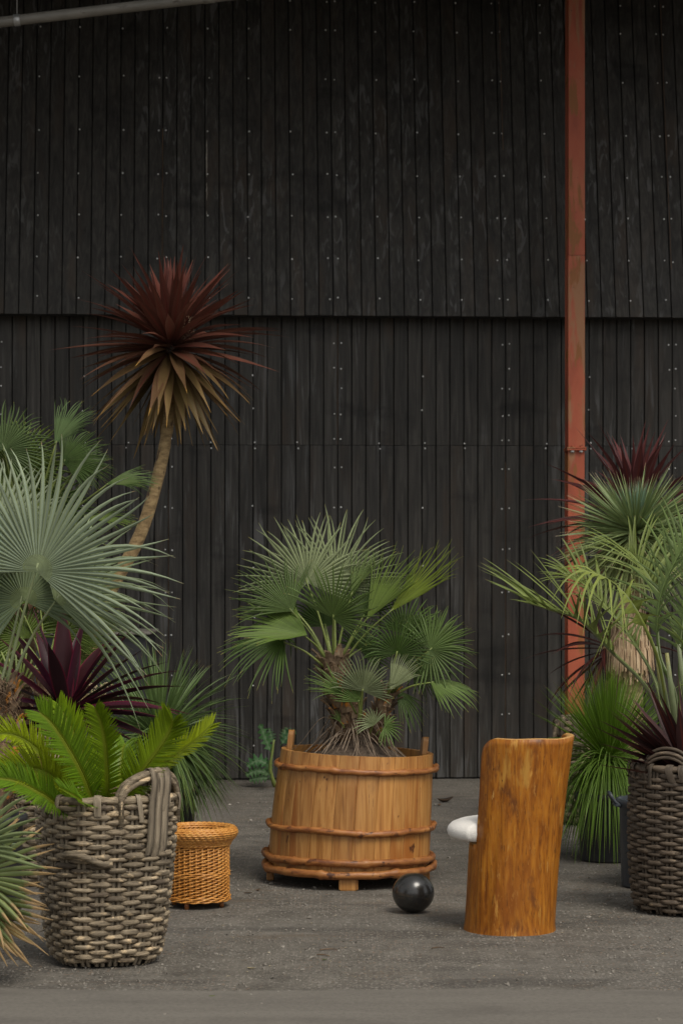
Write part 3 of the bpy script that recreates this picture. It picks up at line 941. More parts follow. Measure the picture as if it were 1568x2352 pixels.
# ------------------------------------------------------------------ wicker baskets
def basket(name, label, cx, cy, h, r_bot, r_top, rows, stakes, mat, stmat, sq=2.0, rot=0.0, lean=(0, 0), seg=9, group=None, amp=0.011, th=0.0125, z0=0.0, rim_wraps=True, straps=0.6):
    t = thing(name, label, 'basket', (cx, cy, z0), group)
    def ring(a, z, extra=0.0):
        v = z / h
        r = r_bot + (r_top - r_bot) * v ** 0.9 + 0.012 * math.sin(v * 3.1)
        if v < 0.08:
            r -= 0.018 * (1 - v / 0.08)
        a2 = a - rot
        q = (abs(math.cos(a2)) ** sq + abs(math.sin(a2)) ** sq) ** (-1.0 / sq)
        rr = r * q + extra + 0.006 * noise.noise(Vector((math.cos(a) * 1.6, math.sin(a) * 1.6, z * 5 + cx * 3)))
        return Vector((cx + rr * math.cos(a) + lean[0] * v, cy + rr * math.sin(a) + lean[1] * v, z0 + z))
    # solid dark liner so that nothing shows through
    m = MB()
    rws = [[m.vert(ring(2 * math.pi * k / 48, z, -0.03)) for k in range(48)] for z in [0.012 + (h - 0.05) * i / 6 for i in range(7)]]
    m.grid(rws, True)
    m.face(rws[0][::-1])
    m.build('liner', SOIL, t)
    n = stakes * seg
    for r in range(rows):
        m = MB()
        zc = 0.02 + (h - 0.05) * (r + 0.5) / rows
        pts, rad = [], []
        ph = math.pi * (r % 2)
        jz = rnd(-0.002, 0.002)
        jr = rnd(0.84, 1.16)
        for k in range(n):
            a = 2 * math.pi * k / n
            w = math.cos(stakes / 2 * a + ph)
            q = ring(a, zc, amp * w)
            q.z += jz + 0.004 * noise.noise(Vector((a * 2.2, r * 1.3, cx)))
            w = max(-1.0, min(1.0, 1.25 * w + 0.42))
            q = ring(a, zc, amp * w)
            q.z += jz + 0.004 * noise.noise(Vector((a * 2.2, r * 1.3, cx)))
            bul = 0.5 + 0.5 * w
            lump = 1 + 0.34 * noise.noise(Vector((math.cos(a) * 7, math.sin(a) * 7, r * 2.7 + cx)))
            pts.append(q)
            rad.append(th * jr * (0.55 + 0.50 * bul ** 0.8) * lump)
        m.sweep(pts, rad, 7, closed=True, flat=(h / rows) / (2.06 * th))
        m.build('weaver', mat, t)
    for k in range(stakes):
        a = 2 * math.pi * k / stakes
        ph = 0
        m = MB()
        pth = []
        for i in range(13):
            z = 0.005 + (h - 0.015) * i / 12
            pth.append(ring(a + 0.012 * noise.noise(Vector((k, i * 0.7, 3))), z, 0.001))
        tang = Vector((math.cos(a), math.sin(a), 0))
        hw = straps * math.pi * (r_bot + r_top) / 2 / stakes
        for s2 in (-0.5, 0.5):
            off = Vector((-math.sin(a), math.cos(a), 0)) * (s2 * hw)
            rws = []
            for p in pth:
                rws.append([m.vert(p + off + Vector((-math.sin(a), math.cos(a), 0)) * (x * hw * 0.47) + tang * (0.004 - 0.005 * abs(x) + (0.0))) for x in (-1, 0, 1)] + [m.vert(p + off - tang * 0.004)])
            m.grid(rws, True)
        m.build('stake', stmat, t)
    m = MB()
    for k in range(70):
        a = rnd(0, 6.283)
        o = Vector((math.cos(a), math.sin(a), 0))
        sv = Vector((-o.y, o.x, 0)) * random.choice((-1, 1))
        p = ring(a, rnd(0.03, h - 0.03), amp + th * 0.8)
        L = rnd(0.015, 0.06)
        m.ribbon([p, p + sv * L * 0.5 + o * rnd(0.001, 0.006), p + sv * L + o * rnd(0.002, 0.016) + UPV * rnd(-0.010, 0.010)], [0.0035, 0.003, 0.0005], UPV, o)
    m.build('frayed_strands', stmat, t, kind='stuff')
    # rim roll
    m = MB()
    n2 = 96
    m.sweep([ring(2 * math.pi * k / n2, h - 0.012 + 0.005 * noise.noise(Vector((k * 0.23, cx, 1)))) for k in range(n2)], [0.0155 * (1 + 0.25 * noise.noise(Vector((k * 0.4, 8, cx)))) for k in range(n2)], 8, closed=True)
    m.build('rim', mat, t)
    if rim_wraps:
        for k in range(stakes):
            if random.random() < 0.3:
                continue
            a = 2 * math.pi * (k + rnd(-0.25, 0.25)) / stakes
            m = MB()
            o = Vector((math.cos(a), math.sin(a), 0))
            c = ring(a, h - 0.012)
            dn = rnd(0.035, 0.085)
            lp = [c + o * 0.020 + Vector((0, 0, -dn)), c + o * 0.025 + Vector((0, 0, -0.01)), c + o * 0.016 + Vector((0, 0, 0.016)), c + Vector((0, 0, 0.022)), c - o * 0.018 + Vector((0, 0, 0.010)), c - o * 0.022 + Vector((0, 0, -0.03))]
            sk = Vector((-math.sin(a), math.cos(a), 0)) * rnd(-0.02, 0.02)
            lp[0] = lp[0] + sk
            w = rnd(0.010, 0.020)
            pth = smooth_path(lp, 10)
            sv = Vector((-math.sin(a), math.cos(a), 0))
            rws = []
            for i, p in enumerate(pth):
                rws.append([m.vert(p - sv * w), m.vert(p + (o if i < 6 else UPV) * 0.003), m.vert(p + sv * w)])
            m.grid(rws)
            oo = m.build('rim_wrap', stmat, t)
            oo.data.polygons.foreach_set('use_smooth', [True] * len(oo.data.polygons))
    return t, ring

def handle_arch(t, mat, a, b, hgt, out, rad=0.012, strands=4, bulge=0.0):
    """bundle of canes arching from a to b"""
    for k in range(strands):
        m = MB()
        o = out * ((k % 2) * 0.020 - 0.010) + UPV * ((k // 2) * 0.020)
        pts = []
        for i in range(17):
            x = i / 16
            p = a.lerp(b, x) + UPV * (hgt * math.sin(math.pi * x) ** 0.55) + out * (bulge * math.sin(math.pi * x)) + o
            pts.append(p)
        pts = [a + o - UPV * 0.10] + pts + [b + o - UPV * 0.10]
        m.sweep(pts, rad, 7)
        m.build('handle_cane', mat, t)

def strap_band(t, mat, pts, side, w, name='handle_strap'):
    m = MB()
    pth = smooth_path(pts, 18)
    rws = []
    for i, p in enumerate(pth):
        tg = (pth[min(i + 1, 17)] - pth[max(i - 1, 0)]).normalized()
        nn = tg.cross(side)
        rws.append([m.vert(p - side * w / 2), m.vert(p - side * w * 0.25 + nn * 0.003), m.vert(p + nn * 0.0045), m.vert(p + side * w * 0.25 + nn * 0.003), m.vert(p + side * w / 2), m.vert(p - nn * 0.002)])
    m.grid(rws, True)
    m.build(name, mat, t)

def pot(name, label, cx, cy, h, r_bot, r_top, mat, group=None, lip=0.012, fill=0.04, z0=0.0):
    t = thing(name, label, 'plant pot', (cx, cy, z0), group)
    m = MB()
    m.lathe([(r_bot * 0.2, 0.004), (r_bot, 0.002), (r_bot + 0.004, 0.012), (r_top - 0.006, h - 0.045), (r_top - 0.004, h - 0.042), (r_top + lip, h - 0.040), (r_top + lip + 0.003, h - 0.003), (r_top + lip, h), (r_top - 0.004, h), (r_top - 0.012, h - 0.05), (r_top - 0.014, h - fill - 0.02)], (cx, cy, z0), 40)
    m.build('pot_body', mat, t)
    m = MB()
    n = 28
    rows = [[m.vert((cx + rr * math.cos(2 * math.pi * k / n), cy + rr * math.sin(2 * math.pi * k / n), z0 + h - fill + 0.012 * noise.noise(Vector((k, rr * 30, 2))))) for k in range(n)] for rr in (r_top - 0.012, r_top * 0.6, r_top * 0.2)]
    m.grid(rows, True)
    m.face(rows[-1])
    m.build('soil', SOIL, t)
    return t

def gz(py):
    """distance of the ground seen at row py"""
    return CAM_H * F / (py - HY)

# ------------------------------------------------------------------ wooden tub
TD = 11.96
tc = pt(799, 0, TD); tc.z = 0
tub = thing('wooden_tub', 'round pine coopered tub with branch hoops and two upright handle staves', 'tub', tc)
TILT = Matrix.Rotation(R(1.3), 3, 'Y')
def tubp(a, r, z):
    q = Vector((r * math.cos(a), r * math.sin(a), z - 0.05))
    w = z / 0.64
    rot = Matrix.Rotation(R(0.4 + 1.9 * w), 3, 'Y')
    return tc + Vector((0.022 * w, 0, 0.05)) + rot @ q
def tub_r(z):
    v = (z - 0.055) / 0.585
    return 0.397 - 0.022 * v + 0.006 * math.sin(math.pi * v)
NS = 24
st_edges = []
acc = 0
ws = [rnd(0.8, 1.3) for _ in range(NS)]
tot = sum(ws)
for w in ws:
    st_edges.append(acc / tot * 2 * math.pi)
    acc += w
st_edges.append(2 * math.pi)
for i in range(NS):
    a0, a1 = st_edges[i] + 0.0011, st_edges[i + 1] - 0.0011
    am = (a0 + a1) / 2
    m = MB()
    rows = []
    hz_top = 0.64 + rnd(-0.0008, 0.0008)
    is_handle = (a0 < R(12) < a1 + 0.0) or (a0 < R(172) < a1)
    for z in [0.056 + (hz_top - 0.056) * j / 8 for j in range(9)]:
        dr = rnd(-0.0006, 0.0006)
        r = tub_r(z) + dr
        aa = [a0, a0 + (a1 - a0) * 0.04, a0 + (a1 - a0) * 0.35, a0 + (a1 - a0) * 0.65, a1 - (a1 - a0) * 0.04, a1]
        ro = [r - 0.0018, r, r + 0.0006, r + 0.0006, r, r - 0.0018]
        row = [m.vert(tubp(a_, q_, z)) for a_, q_ in zip(aa, ro)] + [m.vert(tubp(a_, r - 0.024, z)) for a_ in aa[::-1]]
        rows.append(row)
    m.grid(rows, True)
    m.face(rows[-1])
    m.face(rows[0][::-1])
    o = m.build('stave', STAVE, tub, False)
for ah, hh in ((R(172), 0.085), (R(10), 0.078)):
    m = MB()
    rows = []
    for z, w in ((0.50, 0.040), (0.64, 0.038), (0.64 + hh * 0.75, 0.033), (0.64 + hh * 0.95, 0.026), (0.64 + hh, 0.014)):
        r = tub_r(min(z, 0.64)) - 0.026
        dw = w / r / 2 * 1.6
        rows.append([m.vert(tubp(ah - dw, r, z)), m.vert(tubp(ah, r + 0.004, z)), m.vert(tubp(ah + dw, r, z)), m.vert(tubp(ah + dw, r - 0.026, z)), m.vert(tubp(ah - dw, r - 0.026, z))])
    m.grid(rows, True)
    m.face(rows[-1])
    m.build('handle_stave', STAVE, tub, False)
def hoop(z, rad, seed, overlap, name='hoop', dz=lambda a: 0):
    m = MB()
    n = 150
    pts, rr = [], []
    for k in range(n):
        a = 2 * math.pi * (k / n) * (1 + 0.0) + overlap
        x = k / n
        off = rad * 0.75 + (rad * 0.0)
        kn = 0
        for kk in range(7):
            ka = (kk * 0.91 + seed * 1.7) % 6.28
            d = (a - ka + math.pi) % (2 * math.pi) - math.pi
            kn += 0.55 * math.exp(-(d / 0.032) ** 2) * (1 if kk % 2 else 0.55)
        r_ = rad * (1 + 0.16 * noise.noise(Vector((a * 2.4, seed, 0))) + 0.09 * noise.noise(Vector((a * 14, seed, 7))) + kn)
        zz = z + 0.009 * noise.noise(Vector((a * 1.3, seed * 3, 1))) + 0.004 * noise.noise(Vector((a * 5, seed * 3, 1))) + dz(a)
        pts.append(tubp(a, tub_r(z) + off, zz))
        rr.append(r_)
    pts.append(tubp(2 * math.pi + overlap + 0.10, tub_r(z) + rad * 1.35, z + 0.012))
    rr.append(rad * 0.8)
    pts.append(tubp(2 * math.pi + overlap + 0.20, tub_r(z) + rad * 1.25, z + 0.016))
    rr.append(rad * 0.55)
    m.sweep(pts, rr, 10)
    m.build(name, HOOP, tub)
hoop(0.567, 0.0145, 1.0, R(-6))
hoop(0.276, 0.0145, 2.3, R(-5))
hoop(0.128, 0.0175, 3.9, R(150))
hoop(0.078, 0.0195, 5.2, R(-3))
for a, w in ((R(-90), 0.145 / 2), (R(183), 0.03), (R(-3), 0.03), (R(90), 0.05)):
    c = tubp(a, 0.385, 0.03)
    m = MB()
    q = Matrix.Rotation(a + math.pi / 2, 3, 'Z')
    zb = 0.0
    zt = 0.075
    m.box((c.x, c.y, (zb + zt) / 2), (w if abs(a + R(90)) > 0.01 else 0.092, 0.035, zt - zb), q, ch=0.006)
    m.build('foot', STAVE, tub, False)
m = MB()
n = 48
rows = [[m.vert(tubp(2 * math.pi * k / n, rr, 0.068 + dz)) for k in range(n)] for rr, dz in ((0.386, 0), (0.2, 0.0), (0.02, 0))]
m.grid(rows, True); m.face(rows[-1]); m.build('base_board', STAVE_IN, tub, False)

# soil mound with the palm's root ball
m = MB()
n = 64
rows = []
for rr, zz in ((0.358, 0.585), (0.31, 0.597), (0.24, 0.612), (0.17, 0.640), (0.12, 0.675), (0.08, 0.71), (0.03, 0.74)):
    rows.append([m.vert(tubp(2 * math.pi * k / n, rr, zz + 0.022 * noise.noise(Vector((math.cos(2 * math.pi * k / n) * rr * 14, math.sin(2 * math.pi * k / n) * rr * 14, 3))))) for k in range(n)])
m.grid(rows, True); m.face(rows[-1]); m.build('soil', SOIL, tub)

# ------------------------------------------------------------------ palm in the tub
pbase = tubp(R(-90), 0.01, 0.66)
palm = thing('fan_palm', 'two stemmed green fan palm with bare roots planted in the pine tub', 'palm', pbase)
def stem(plant, ctrl, radii, nb, bootlen, mat=FIBRE, boots=True):
    path = smooth_path(ctrl, 16)
    m = MB()
    rad = [radii[0] + (radii[1] - radii[0]) * i / 15 for i in range(16)]
    rows = []
    for i, p in enumerate(path):
        t = (path[min(i + 1, 15)] - path[max(i - 1, 0)]).normalized()
        bx_ = t.cross(Vector((0, 1, 0))).normalized(); by_ = t.cross(bx_)
        rows.append([m.vert(p + (bx_ * math.cos(k * math.pi / 10) + by_ * math.sin(k * math.pi / 10)) * rad[i] * (0.86 + 0.3 * noise.noise(Vector((k * 0.7, i * 0.9, p.x * 5))))) for k in range(20)])
    m.grid(rows, True); m.face(rows[-1])
    m.build('stem', mat, plant)
    if not boots:
        return path
    bm_ = MB()
    rows = []
    for z, w, y in ((0, 0.5, 0.0), (0.35, 0.46, 0.10), (0.7, 0.36, 0.28), (1.0, 0.20, 0.55), (1.06, 0.10, 0.62)):
        rows.append([bm_.vert((-w, y, z)), bm_.vert((0, y + 0.16, z)), bm_.vert((w, y, z)), bm_.vert((0, y - 0.12, z))])
    bm_.grid(rows, True); bm_.face(rows[-1])
    proto = bm_.build('leaf_base', BOOT, None, False)
    me = proto.data
    bpy.data.objects.remove(proto)
    for k in range(nb):
        f = (k + 0.5) / nb
        i = min(14, int(f * 15))
        p = path[i].lerp(path[i + 1], f * 15 - i)
        t = (path[i + 1] - path[i]).normalized()
        a = k * 2.39996
        bx_ = t.cross(Vector((0, 1, 0))).normalized(); by_ = t.cross(bx_)
        out = bx_ * math.cos(a) + by_ * math.sin(a)
        o = bpy.data.objects.new('leaf_base', me)
        link(o, plant, p + out * (rad[i] * 0.92))
        xx = out.cross(t)
        o.rotation_mode = 'QUATERNION'
        tt = (t + out * rnd(0.0, 0.35)).normalized()
        oo = (out - tt * out.dot(tt)).normalized()
        xx = oo.cross(tt)
        o.rotation_quaternion = Matrix((xx, oo, tt)).transposed().to_quaternion()
        s = bootlen * rnd(0.75, 1.25)
        o.scale = (s * rnd(0.7, 0.95), s * 0.7, s)
    return path
D0 = TD - 0.02
s1 = [pt(802, 1700, D0), pt(797, 1640, D0), pt(783, 1590, D0), pt(771, 1545, D0), pt(764, 1512, D0)]
stem(palm, s1, (0.080, 0.052), 70, 0.062)
s2 = [pt(858, 1700, D0 - 0.03), pt(868, 1660, D0 - 0.04), pt(880, 1620, D0 - 0.05), pt(890, 1588, D0 - 0.06)]
stem(palm, s2, (0.048, 0.040), 40, 0.050)
# fibre shag
m = MB()
for pth, rr, nn in ((s1, 0.075, 330), (s2, 0.05, 170)):
    sp_ = smooth_path(pth, 40)
    for k in range(nn):
        p = random.choice(sp_)
        a = rnd(0, 6.28)
        o = Vector((math.cos(a), math.sin(a), 0))
        L = rnd(0.03, 0.075)
        q = p + o * rr * rnd(0.75, 1.0)
        e = q + o * L * rnd(0.2, 0.7) + UPV * L * rnd(-0.7, 0.9)
        m.ribbon([q, q.lerp(e, 0.5) + UPV * 0.004, e], [0.003, 0.0025, 0.0006], Vector((-o.y, o.x, 0)), o)
m.build('trunk_fibre', FIBRE, palm, kind='stuff')
# bare roots
m = MB()
for k in range(120):
    a = rnd(0, 6.28)
    o = Vector((math.cos(a), math.sin(a), 0))
    st = pt(812, 1672, D0) + o * rnd(0.03, 0.10) + UPV * rnd(-0.05, 0.05) + Vector((rnd(-0.03, 0.03), 0, 0))
    L = rnd(0.08, 0.24) * (1.0 if abs(o.x) > 0.4 else 0.8)
    en = st + o * L
    zr = tubp(a, min(0.3, (Vector((en.x, en.y, 0)) - Vector((tc.x, tc.y, 0))).length), 0.60).z + rnd(0.0, 0.02) + max(0, 0.10 - 0.5 * L)
    wv = lambda: Vector((rnd(-1, 1), rnd(-1, 1), rnd(-0.6, 0.6))) * 0.014
    mid1 = st.lerp(en, 0.3) + UPV * rnd(0.0, 0.025) + wv()
    mid1.z = max(mid1.z, st.z - 0.04)
    mid2 = Vector((st.lerp(en, 0.72).x, st.lerp(en, 0.72).y, (st.z * 0.35 + zr * 0.65))) + wv()
    pth = smooth_path([st, mid1, mid2, Vector((en.x, en.y, zr))], 9)
    rr = rnd(0.0014, 0.0046)
    m.sweep(pth, [rr * (1.15 - 0.8 * i / 8) for i in range(9)], 5)
m.build('roots', ROOT, palm, kind='stuff')

def zz6(x, y):   # coordinates measured in an enlargement of the palm
    return 470.4 + x * 0.42, 1129 + y * 0.42
ppx = F / TD
SILV, MIDG, DKG, BRT = (0.225, 0.265, 0.140), (0.105, 0.170, 0.040), (0.052, 0.096, 0.018), (0.165, 0.205, 0.022)
crown1 = pt(766, 1520, D0)
crown2 = pt(889, 1592, D0 - 0.06)
def pf(hx, hy, ang, away, rz, colr, base, dD=0.0, **kw):
    px, py = zz6(hx, hy)
    return frond_fan(palm, base, pt(px, py, D0 + dD), ang, away, rz * 0.42 / ppx, colr, **kw)
B1 = crown1
pf(560, 500, 112, 0.15, 410, SILV, B1 + Vector((-.01, .02, 0)), 0.05, span=225, n=36, split=0.26, nrm=(0.1, -1, 0.3), cup=0.05, tipdrop=0.08, droop=0.0)
pf(705, 520, 86, 0.15, 450, SILV, B1 + Vector((.01, .02, 0)), 0.08, span=160, n=34, split=0.25, nrm=(0, -1, 0.2), cup=0.1, tipdrop=0.08, droop=0.0)
pf(697, 690, 72, -0.35, 310, MIDG, B1 + Vector((0, -.03, 0)), -0.14, span=170, n=26, split=0.24, nrm=(-0.1, -1, 0.5), cup=0.25, tipdrop=0.05, droop=0.0)
pf(480, 655, 138, 0.1, 390, (0.075, 0.125, 0.030), B1 + Vector((-.03, 0, 0)), -0.03, span=110, n=26, split=0.22, nrm=(0.2, -1, 0.6), cup=0.2, tipdrop=0.1, droop=0.02)
pf(560, 785, 172, -0.05, 430, (0.095, 0.150, 0.028), B1 + Vector((-.03, -.02, -.01)), -0.10, span=110, n=34, split=0.4, nrm=(0.1, -0.5, 1), cup=0.35, tipdrop=0.1, droop=0.03)
pf(430, 815, 178, -0.1, 350, DKG, B1 + Vector((-.04, -.02, -.03)), -0.08, span=190, n=36, split=0.24, nrm=(0.2, -0.35, 1), cup=-0.3, tipdrop=0.3, droop=0.1)
pf(885, 700, 57, 0.1, 450, (0.125, 0.185, 0.030), B1 + Vector((.03, 0, 0)), -0.04, span=52, n=22, split=0.42, nrm=(-0.6, -1, 0.3), cup=0.55, tipdrop=0.05, droop=0.0)
pf(870, 690, 88, 0.3, 300, DKG, B1 + Vector((.03, .02, 0)), 0.02, span=120, n=26, split=0.24, nrm=(-0.3, -1, 0.3), cup=0.2, tipdrop=0.05, droop=0.0)
pf(1010, 660, 43, -0.05, 490, (0.175, 0.225, 0.022), B1 + Vector((.04, -.01, -.01)), -0.08, span=40, n=20, split=0.42, nrm=(-0.7, -1, 0.5), cup=0.6, tipdrop=0.04, droop=0.0)
pf(660, 740, 105, 0.4, 290, DKG, B1 + Vector((-.01, .05, -.02)), 0.2, span=150, n=24, split=0.5, nrm=(0, -1, 0.2), cup=0.1, tipdrop=0.1)
B2 = crown2
pf(850, 870, 62, 0.4, 230, DKG, B1 + Vector((.03, .05, -.02)), 0.18, span=190, n=26, split=0.25, nrm=(0, -1, 0.2), cup=0.1, tipdrop=0.1)
pf(510, 650, 168, 0.25, 330, (0.070, 0.120, 0.028), B1 + Vector((-.03, .03, 0)), 0.10, span=100, n=24, split=0.22, nrm=(0.2, -1, 0.7), cup=0.2, tipdrop=0.1, droop=0.03)
pf(800, 560, 68, 0.2, 330, (0.115, 0.175, 0.045), B1 + Vector((.01, .02, 0)), 0.03, span=45, n=14, split=0.25, nrm=(-0.6, -1, 0.2), cup=0.4, tipdrop=0.05)
pf(1085, 775, 68, 0.15, 240, MIDG, B2 + Vector((.0, .02, 0)), 0.02, span=200, n=28, split=0.42, nrm=(0, -1, 0.3), cup=0.1, tipdrop=0.1, droop=0)
pf(1228, 862, 28, -0.05, 265, (0.125, 0.190, 0.055), B2 + Vector((.02, -.01, 0)), -0.10, span=255, n=30, split=0.25, nrm=(0.1, -1, 0.35), cup=0.1, tipdrop=0.15, droop=0.02)
pf(1240, 850, 75, 0.2, 250, MIDG, B2 + Vector((.02, .01, 0)), 0.0, span=160, n=26, split=0.25, nrm=(0.1, -1, 0.35), cup=0.1, tipdrop=0.1, droop=0.02)
pf(1050, 885, 88, -0.2, 215, DKG, B2 + Vector((.01, -.02, 0)), -0.13, span=230, n=28, split=0.42, nrm=(0, -1, 0.5), cup=0.1, tipdrop=0.2, droop=0)
pf(1010, 1085, 58, 0.05, 230, SILV, B2 + Vector((.0, -.03, -.01)), -0.15, span=60, n=16, split=0.6, nrm=(-0.3, -1, 0.1), cup=0.3, tipdrop=0.05, droop=0, pet_r=0.006)
pf(1232, 1040, -8, -0.1, 270, MIDG, B2 + Vector((.03, -.02, -.01)), -0.14, span=110, n=26, split=0.4, nrm=(0, -0.4, 1), cup=-0.2, tipdrop=0.2, droop=0.12)
pf(1150, 950, -5, 0.3, 220, DKG, B2 + Vector((.03, .02, -.01)), 0.08, span=170, n=30, split=0.42, nrm=(0, -1, 0.6), cup=0.0, tipdrop=0.2, droop=0.05)
pf(1050, 1085, -48, -0.1, 210, DKG, None, -0.06, span=70, n=12, split=0.25, nrm=(0.5, -1, 0.6), cup=-0.1, tipdrop=0.2, droop=0.1)
pf(862, 1092, 84, -0.2, 215, SILV, pt(826, 1652, D0 - 0.12), -0.20, span=175, n=26, split=0.5, nrm=(0, -1, 0.35), cup=0.12, tipdrop=0.08, droop=0, pet_r=0.0075)
pf(848, 1150, 135, -0.2, 190, MIDG, pt(824, 1655, D0 - 0.12), -0.18, span=90, n=14, split=0.5, nrm=(0, -1, 0.35), cup=0.2, tipdrop=0.08, droop=0, pet_r=0.006)
pf(755, 1105, 150, -0.25, 240, MIDG, pt(818, 1640, D0 - 0.1), -0.17, span=66, n=16, split=0.22, nrm=(0.2, -1, 0.7), cup=0.3, tipdrop=0.1, droop=0, pet_r=0.005)
pf(980, 1288, -4, -0.2, 110, MIDG, pt(862, 1690, D0 - 0.1), -0.15, span=200, n=14, split=0.35, nrm=(0, -1, 0.4), cup=0.1, tipdrop=0.2, pet_r=0.004)
pf(925, 1278, 125, -0.2, 125, SILV, pt(846, 1690, D0 - 0.1), -0.16, span=150, n=14, split=0.24, nrm=(0, -1, 0.4), cup=0.1, tipdrop=0.1, pet_r=0.004)
pf(742, 1262, 118, -0.2, 85, MIDG, pt(790, 1672, D0 - 0.1), -0.14, span=60, n=5, split=0.3, nrm=(0, -1, 0.4), cup=0.1, tipdrop=0.1, pet_r=0.004)

# ------------------------------------------------------------------ tree-trunk chair
chair = thing('trunk_chair', 'armless chair hollowed from one polished amber tree trunk with a curved back', 'chair', pt(1171, 2143, 10.35) * 1.0)
ccx, ccy = pt(1171, 0, 10.35).x, 10.35
chair.location.z = 0; chair.location.x = ccx; chair.location.y = ccy
WL[chair] = Vector((ccx, ccy, 0))
ZS = 0.372
def chr_c(z):
    v = z / 0.83
    return Vector((ccx + 0.062 * v ** 1.15, ccy + 0.015 * v, z))
def chr_r(a, z):
    v = z / 0.83
    r = 0.193 + 0.013 * v + 0.003 * v ** 4 - 0.003 * math.sin(v * 5)
    r += 0.008 * noise.noise(Vector((math.cos(a) * 1.3, math.sin(a) * 1.3, z * 1.2))) + 0.0045 * noise.noise(Vector((math.cos(a) * 5, math.sin(a) * 5, z * 2.5))) + 0.0016 * noise.noise(Vector((math.cos(a) * 22, math.sin(a) * 22, z * 6)))
    if z < 0.03:
        r += 0.004 * (1 - z / 0.03)
    return r
def chp(a, r, z):
    return chr_c(z) + Vector((r * math.cos(a), r * math.sin(a), 0))
A0, A1 = R(-150), R(24)
def chtop(a):
    x = (a - A0) / (A1 - A0)
    h = 0.823 + 0.012 * x ** 2 + 0.0025 * math.sin(x * 7) + 0.0015 * math.sin(x * 19)
    e = min(x / 0.13, 1.0)
    h -= 0.075 * (1 - math.sqrt(max(0, 1 - (1 - e) ** 2)))
    e2 = min((1 - x) / 0.06, 1)
    h -= 0.02 * (1 - math.sqrt(max(0, 1 - (1 - e2) ** 2)))
    return h
m = MB()
na, nb_ = 110, 70
ang = [A0 + (A1 - A0) * i / na for i in range(na + 1)]
angb = [A1 + (2 * math.pi - (A1 - A0)) * i / nb_ for i in range(nb_ + 1)]
zl = [ZS * j / 14 for j in range(15)]
outer = []
for a in ang:
    H = chtop(a)
    zs_ = zl + [ZS + (H - ZS) * j / 18 for j in range(1, 19)]
    outer.append([m.vert(chp(a, chr_r(a, z), z)) for z in zs_])
for c1, c2 in zip(outer[:-1], outer[1:]):
    for j in range(len(c1) - 1):
        m.face((c1[j], c2[j], c2[j + 1], c1[j + 1]))
low = [outer[-1][:15]] + [[m.vert(chp(a, chr_r(a, z), z)) for z in zl] for a in angb[1:-1]] + [outer[0][:15]]
for c1, c2 in zip(low[:-1], low[1:]):
    for j in range(14):
        m.face((c1[j], c2[j], c2[j + 1], c1[j + 1]))
TH = 0.030
inner, topo = [], []
for i, a in enumerate(ang):
    H = chtop(a)
    zs_ = [ZS + (H - 0.004 - ZS) * j / 18 for j in range(19)]
    inner.append([m.vert(chp(a, chr_r(a, z) - TH, z)) for z in zs_])
    topo.append(m.vert(chp(a, chr_r(a, H) - TH * 0.5, H + 0.003)))
for c1, c2 in zip(inner[:-1], inner[1:]):
    for j in range(18):
        m.face((c2[j], c1[j], c1[j + 1], c2[j + 1]))
for i in range(na):
    m.face((outer[i][-1], outer[i + 1][-1], topo[i + 1], topo[i]), 1)
    m.face((topo[i], topo[i + 1], inner[i + 1][-1], inner[i][-1]), 1)
for i, fl in ((0, False), (na, True)):
    for j in range(18):
        f = (outer[i][14 + j], outer[i][15 + j], inner[i][j + 1], inner[i][j])
        m.face(f if not fl else f[::-1], 1)
    m.face((outer[i][-1], topo[i], inner[i][-1]), 1)
cen = m.vert(chr_c(ZS))
ringv = [c[0] for c in inner] + [c[-1] for c in low[1:-1]]
for i in range(len(ringv)):
    m.face((ringv[i], ringv[(i + 1) % len(ringv)], cen), 1)
m.build('trunk_body', [TRUNK_CHAIR, CUT_WOOD], chair)
m = MB()
prof = [(0.02, 0.0), (0.19, 0.0), (0.214, 0.008), (0.226, 0.026), (0.230, 0.050), (0.225, 0.072), (0.208, 0.094), (0.17, 0.114), (0.10, 0.130), (0.01, 0.136)]
cu = chr_c(ZS) + Vector((-0.062, 0.06, 0))
rows = []
for r, z in prof:
    row = []
    for k in range(72):
        a = 2 * math.pi * k / 72
        q = cu + Vector((r * math.cos(a), r * math.sin(a), z * 0.74 + 0.010))
        d = Vector((q.x - chr_c(q.z).x, q.y - chr_c(q.z).y))
        an = math.atan2(d.y, d.x)
        if A0 - 0.02 < an < A1 + 0.02 and d.length > 0.158:
            q.x = chr_c(q.z).x + d.x / d.length * 0.158
            q.y = chr_c(q.z).y + d.y / d.length * 0.158
        q += Vector((noise.noise(q * 90), noise.noise(q * 90 + Vector((9, 0, 0))), noise.noise(q * 90 + Vector((0, 9, 0))))) * 0.0016
        row.append(m.vert(q))
    rows.append(row)
m.grid(rows, True); m.face(rows[-1]); m.face(rows[0][::-1])
cush = m.build('seat_cushion', BOUCLE, None)
tag(cush, 'thick white boucle cushion lying on the seat of the tree trunk chair', 'cushion')

# ------------------------------------------------------------------ black ball
bd = 10.84
br = 47.8 / F * bd
bc = pt(948.5, 0, bd); bc.z = br * 0.965
m = MB()
rows = []
for i in range(33):
    th = math.pi * i / 32
    rr = br * math.sin(th) * (1 + 0.012 * math.sin(th) ** 6)
    z = br * math.cos(th) * 0.965
    if i < 3:
        z -= 0.0025 * (3 - i) / 3
    rows.append([m.vert((bc.x + max(rr, 0.0005) * math.cos(k * math.pi / 32), bc.y + max(rr, 0.0005) * math.sin(k * math.pi / 32), bc.z + z)) for k in range(64)])
m.grid(rows, True)
ball = m.build('black_ball', BALL, None, at=(bc.x, bc.y, 0))
tag(ball, 'glossy black ball resting on the asphalt in front of the tub', 'ball')

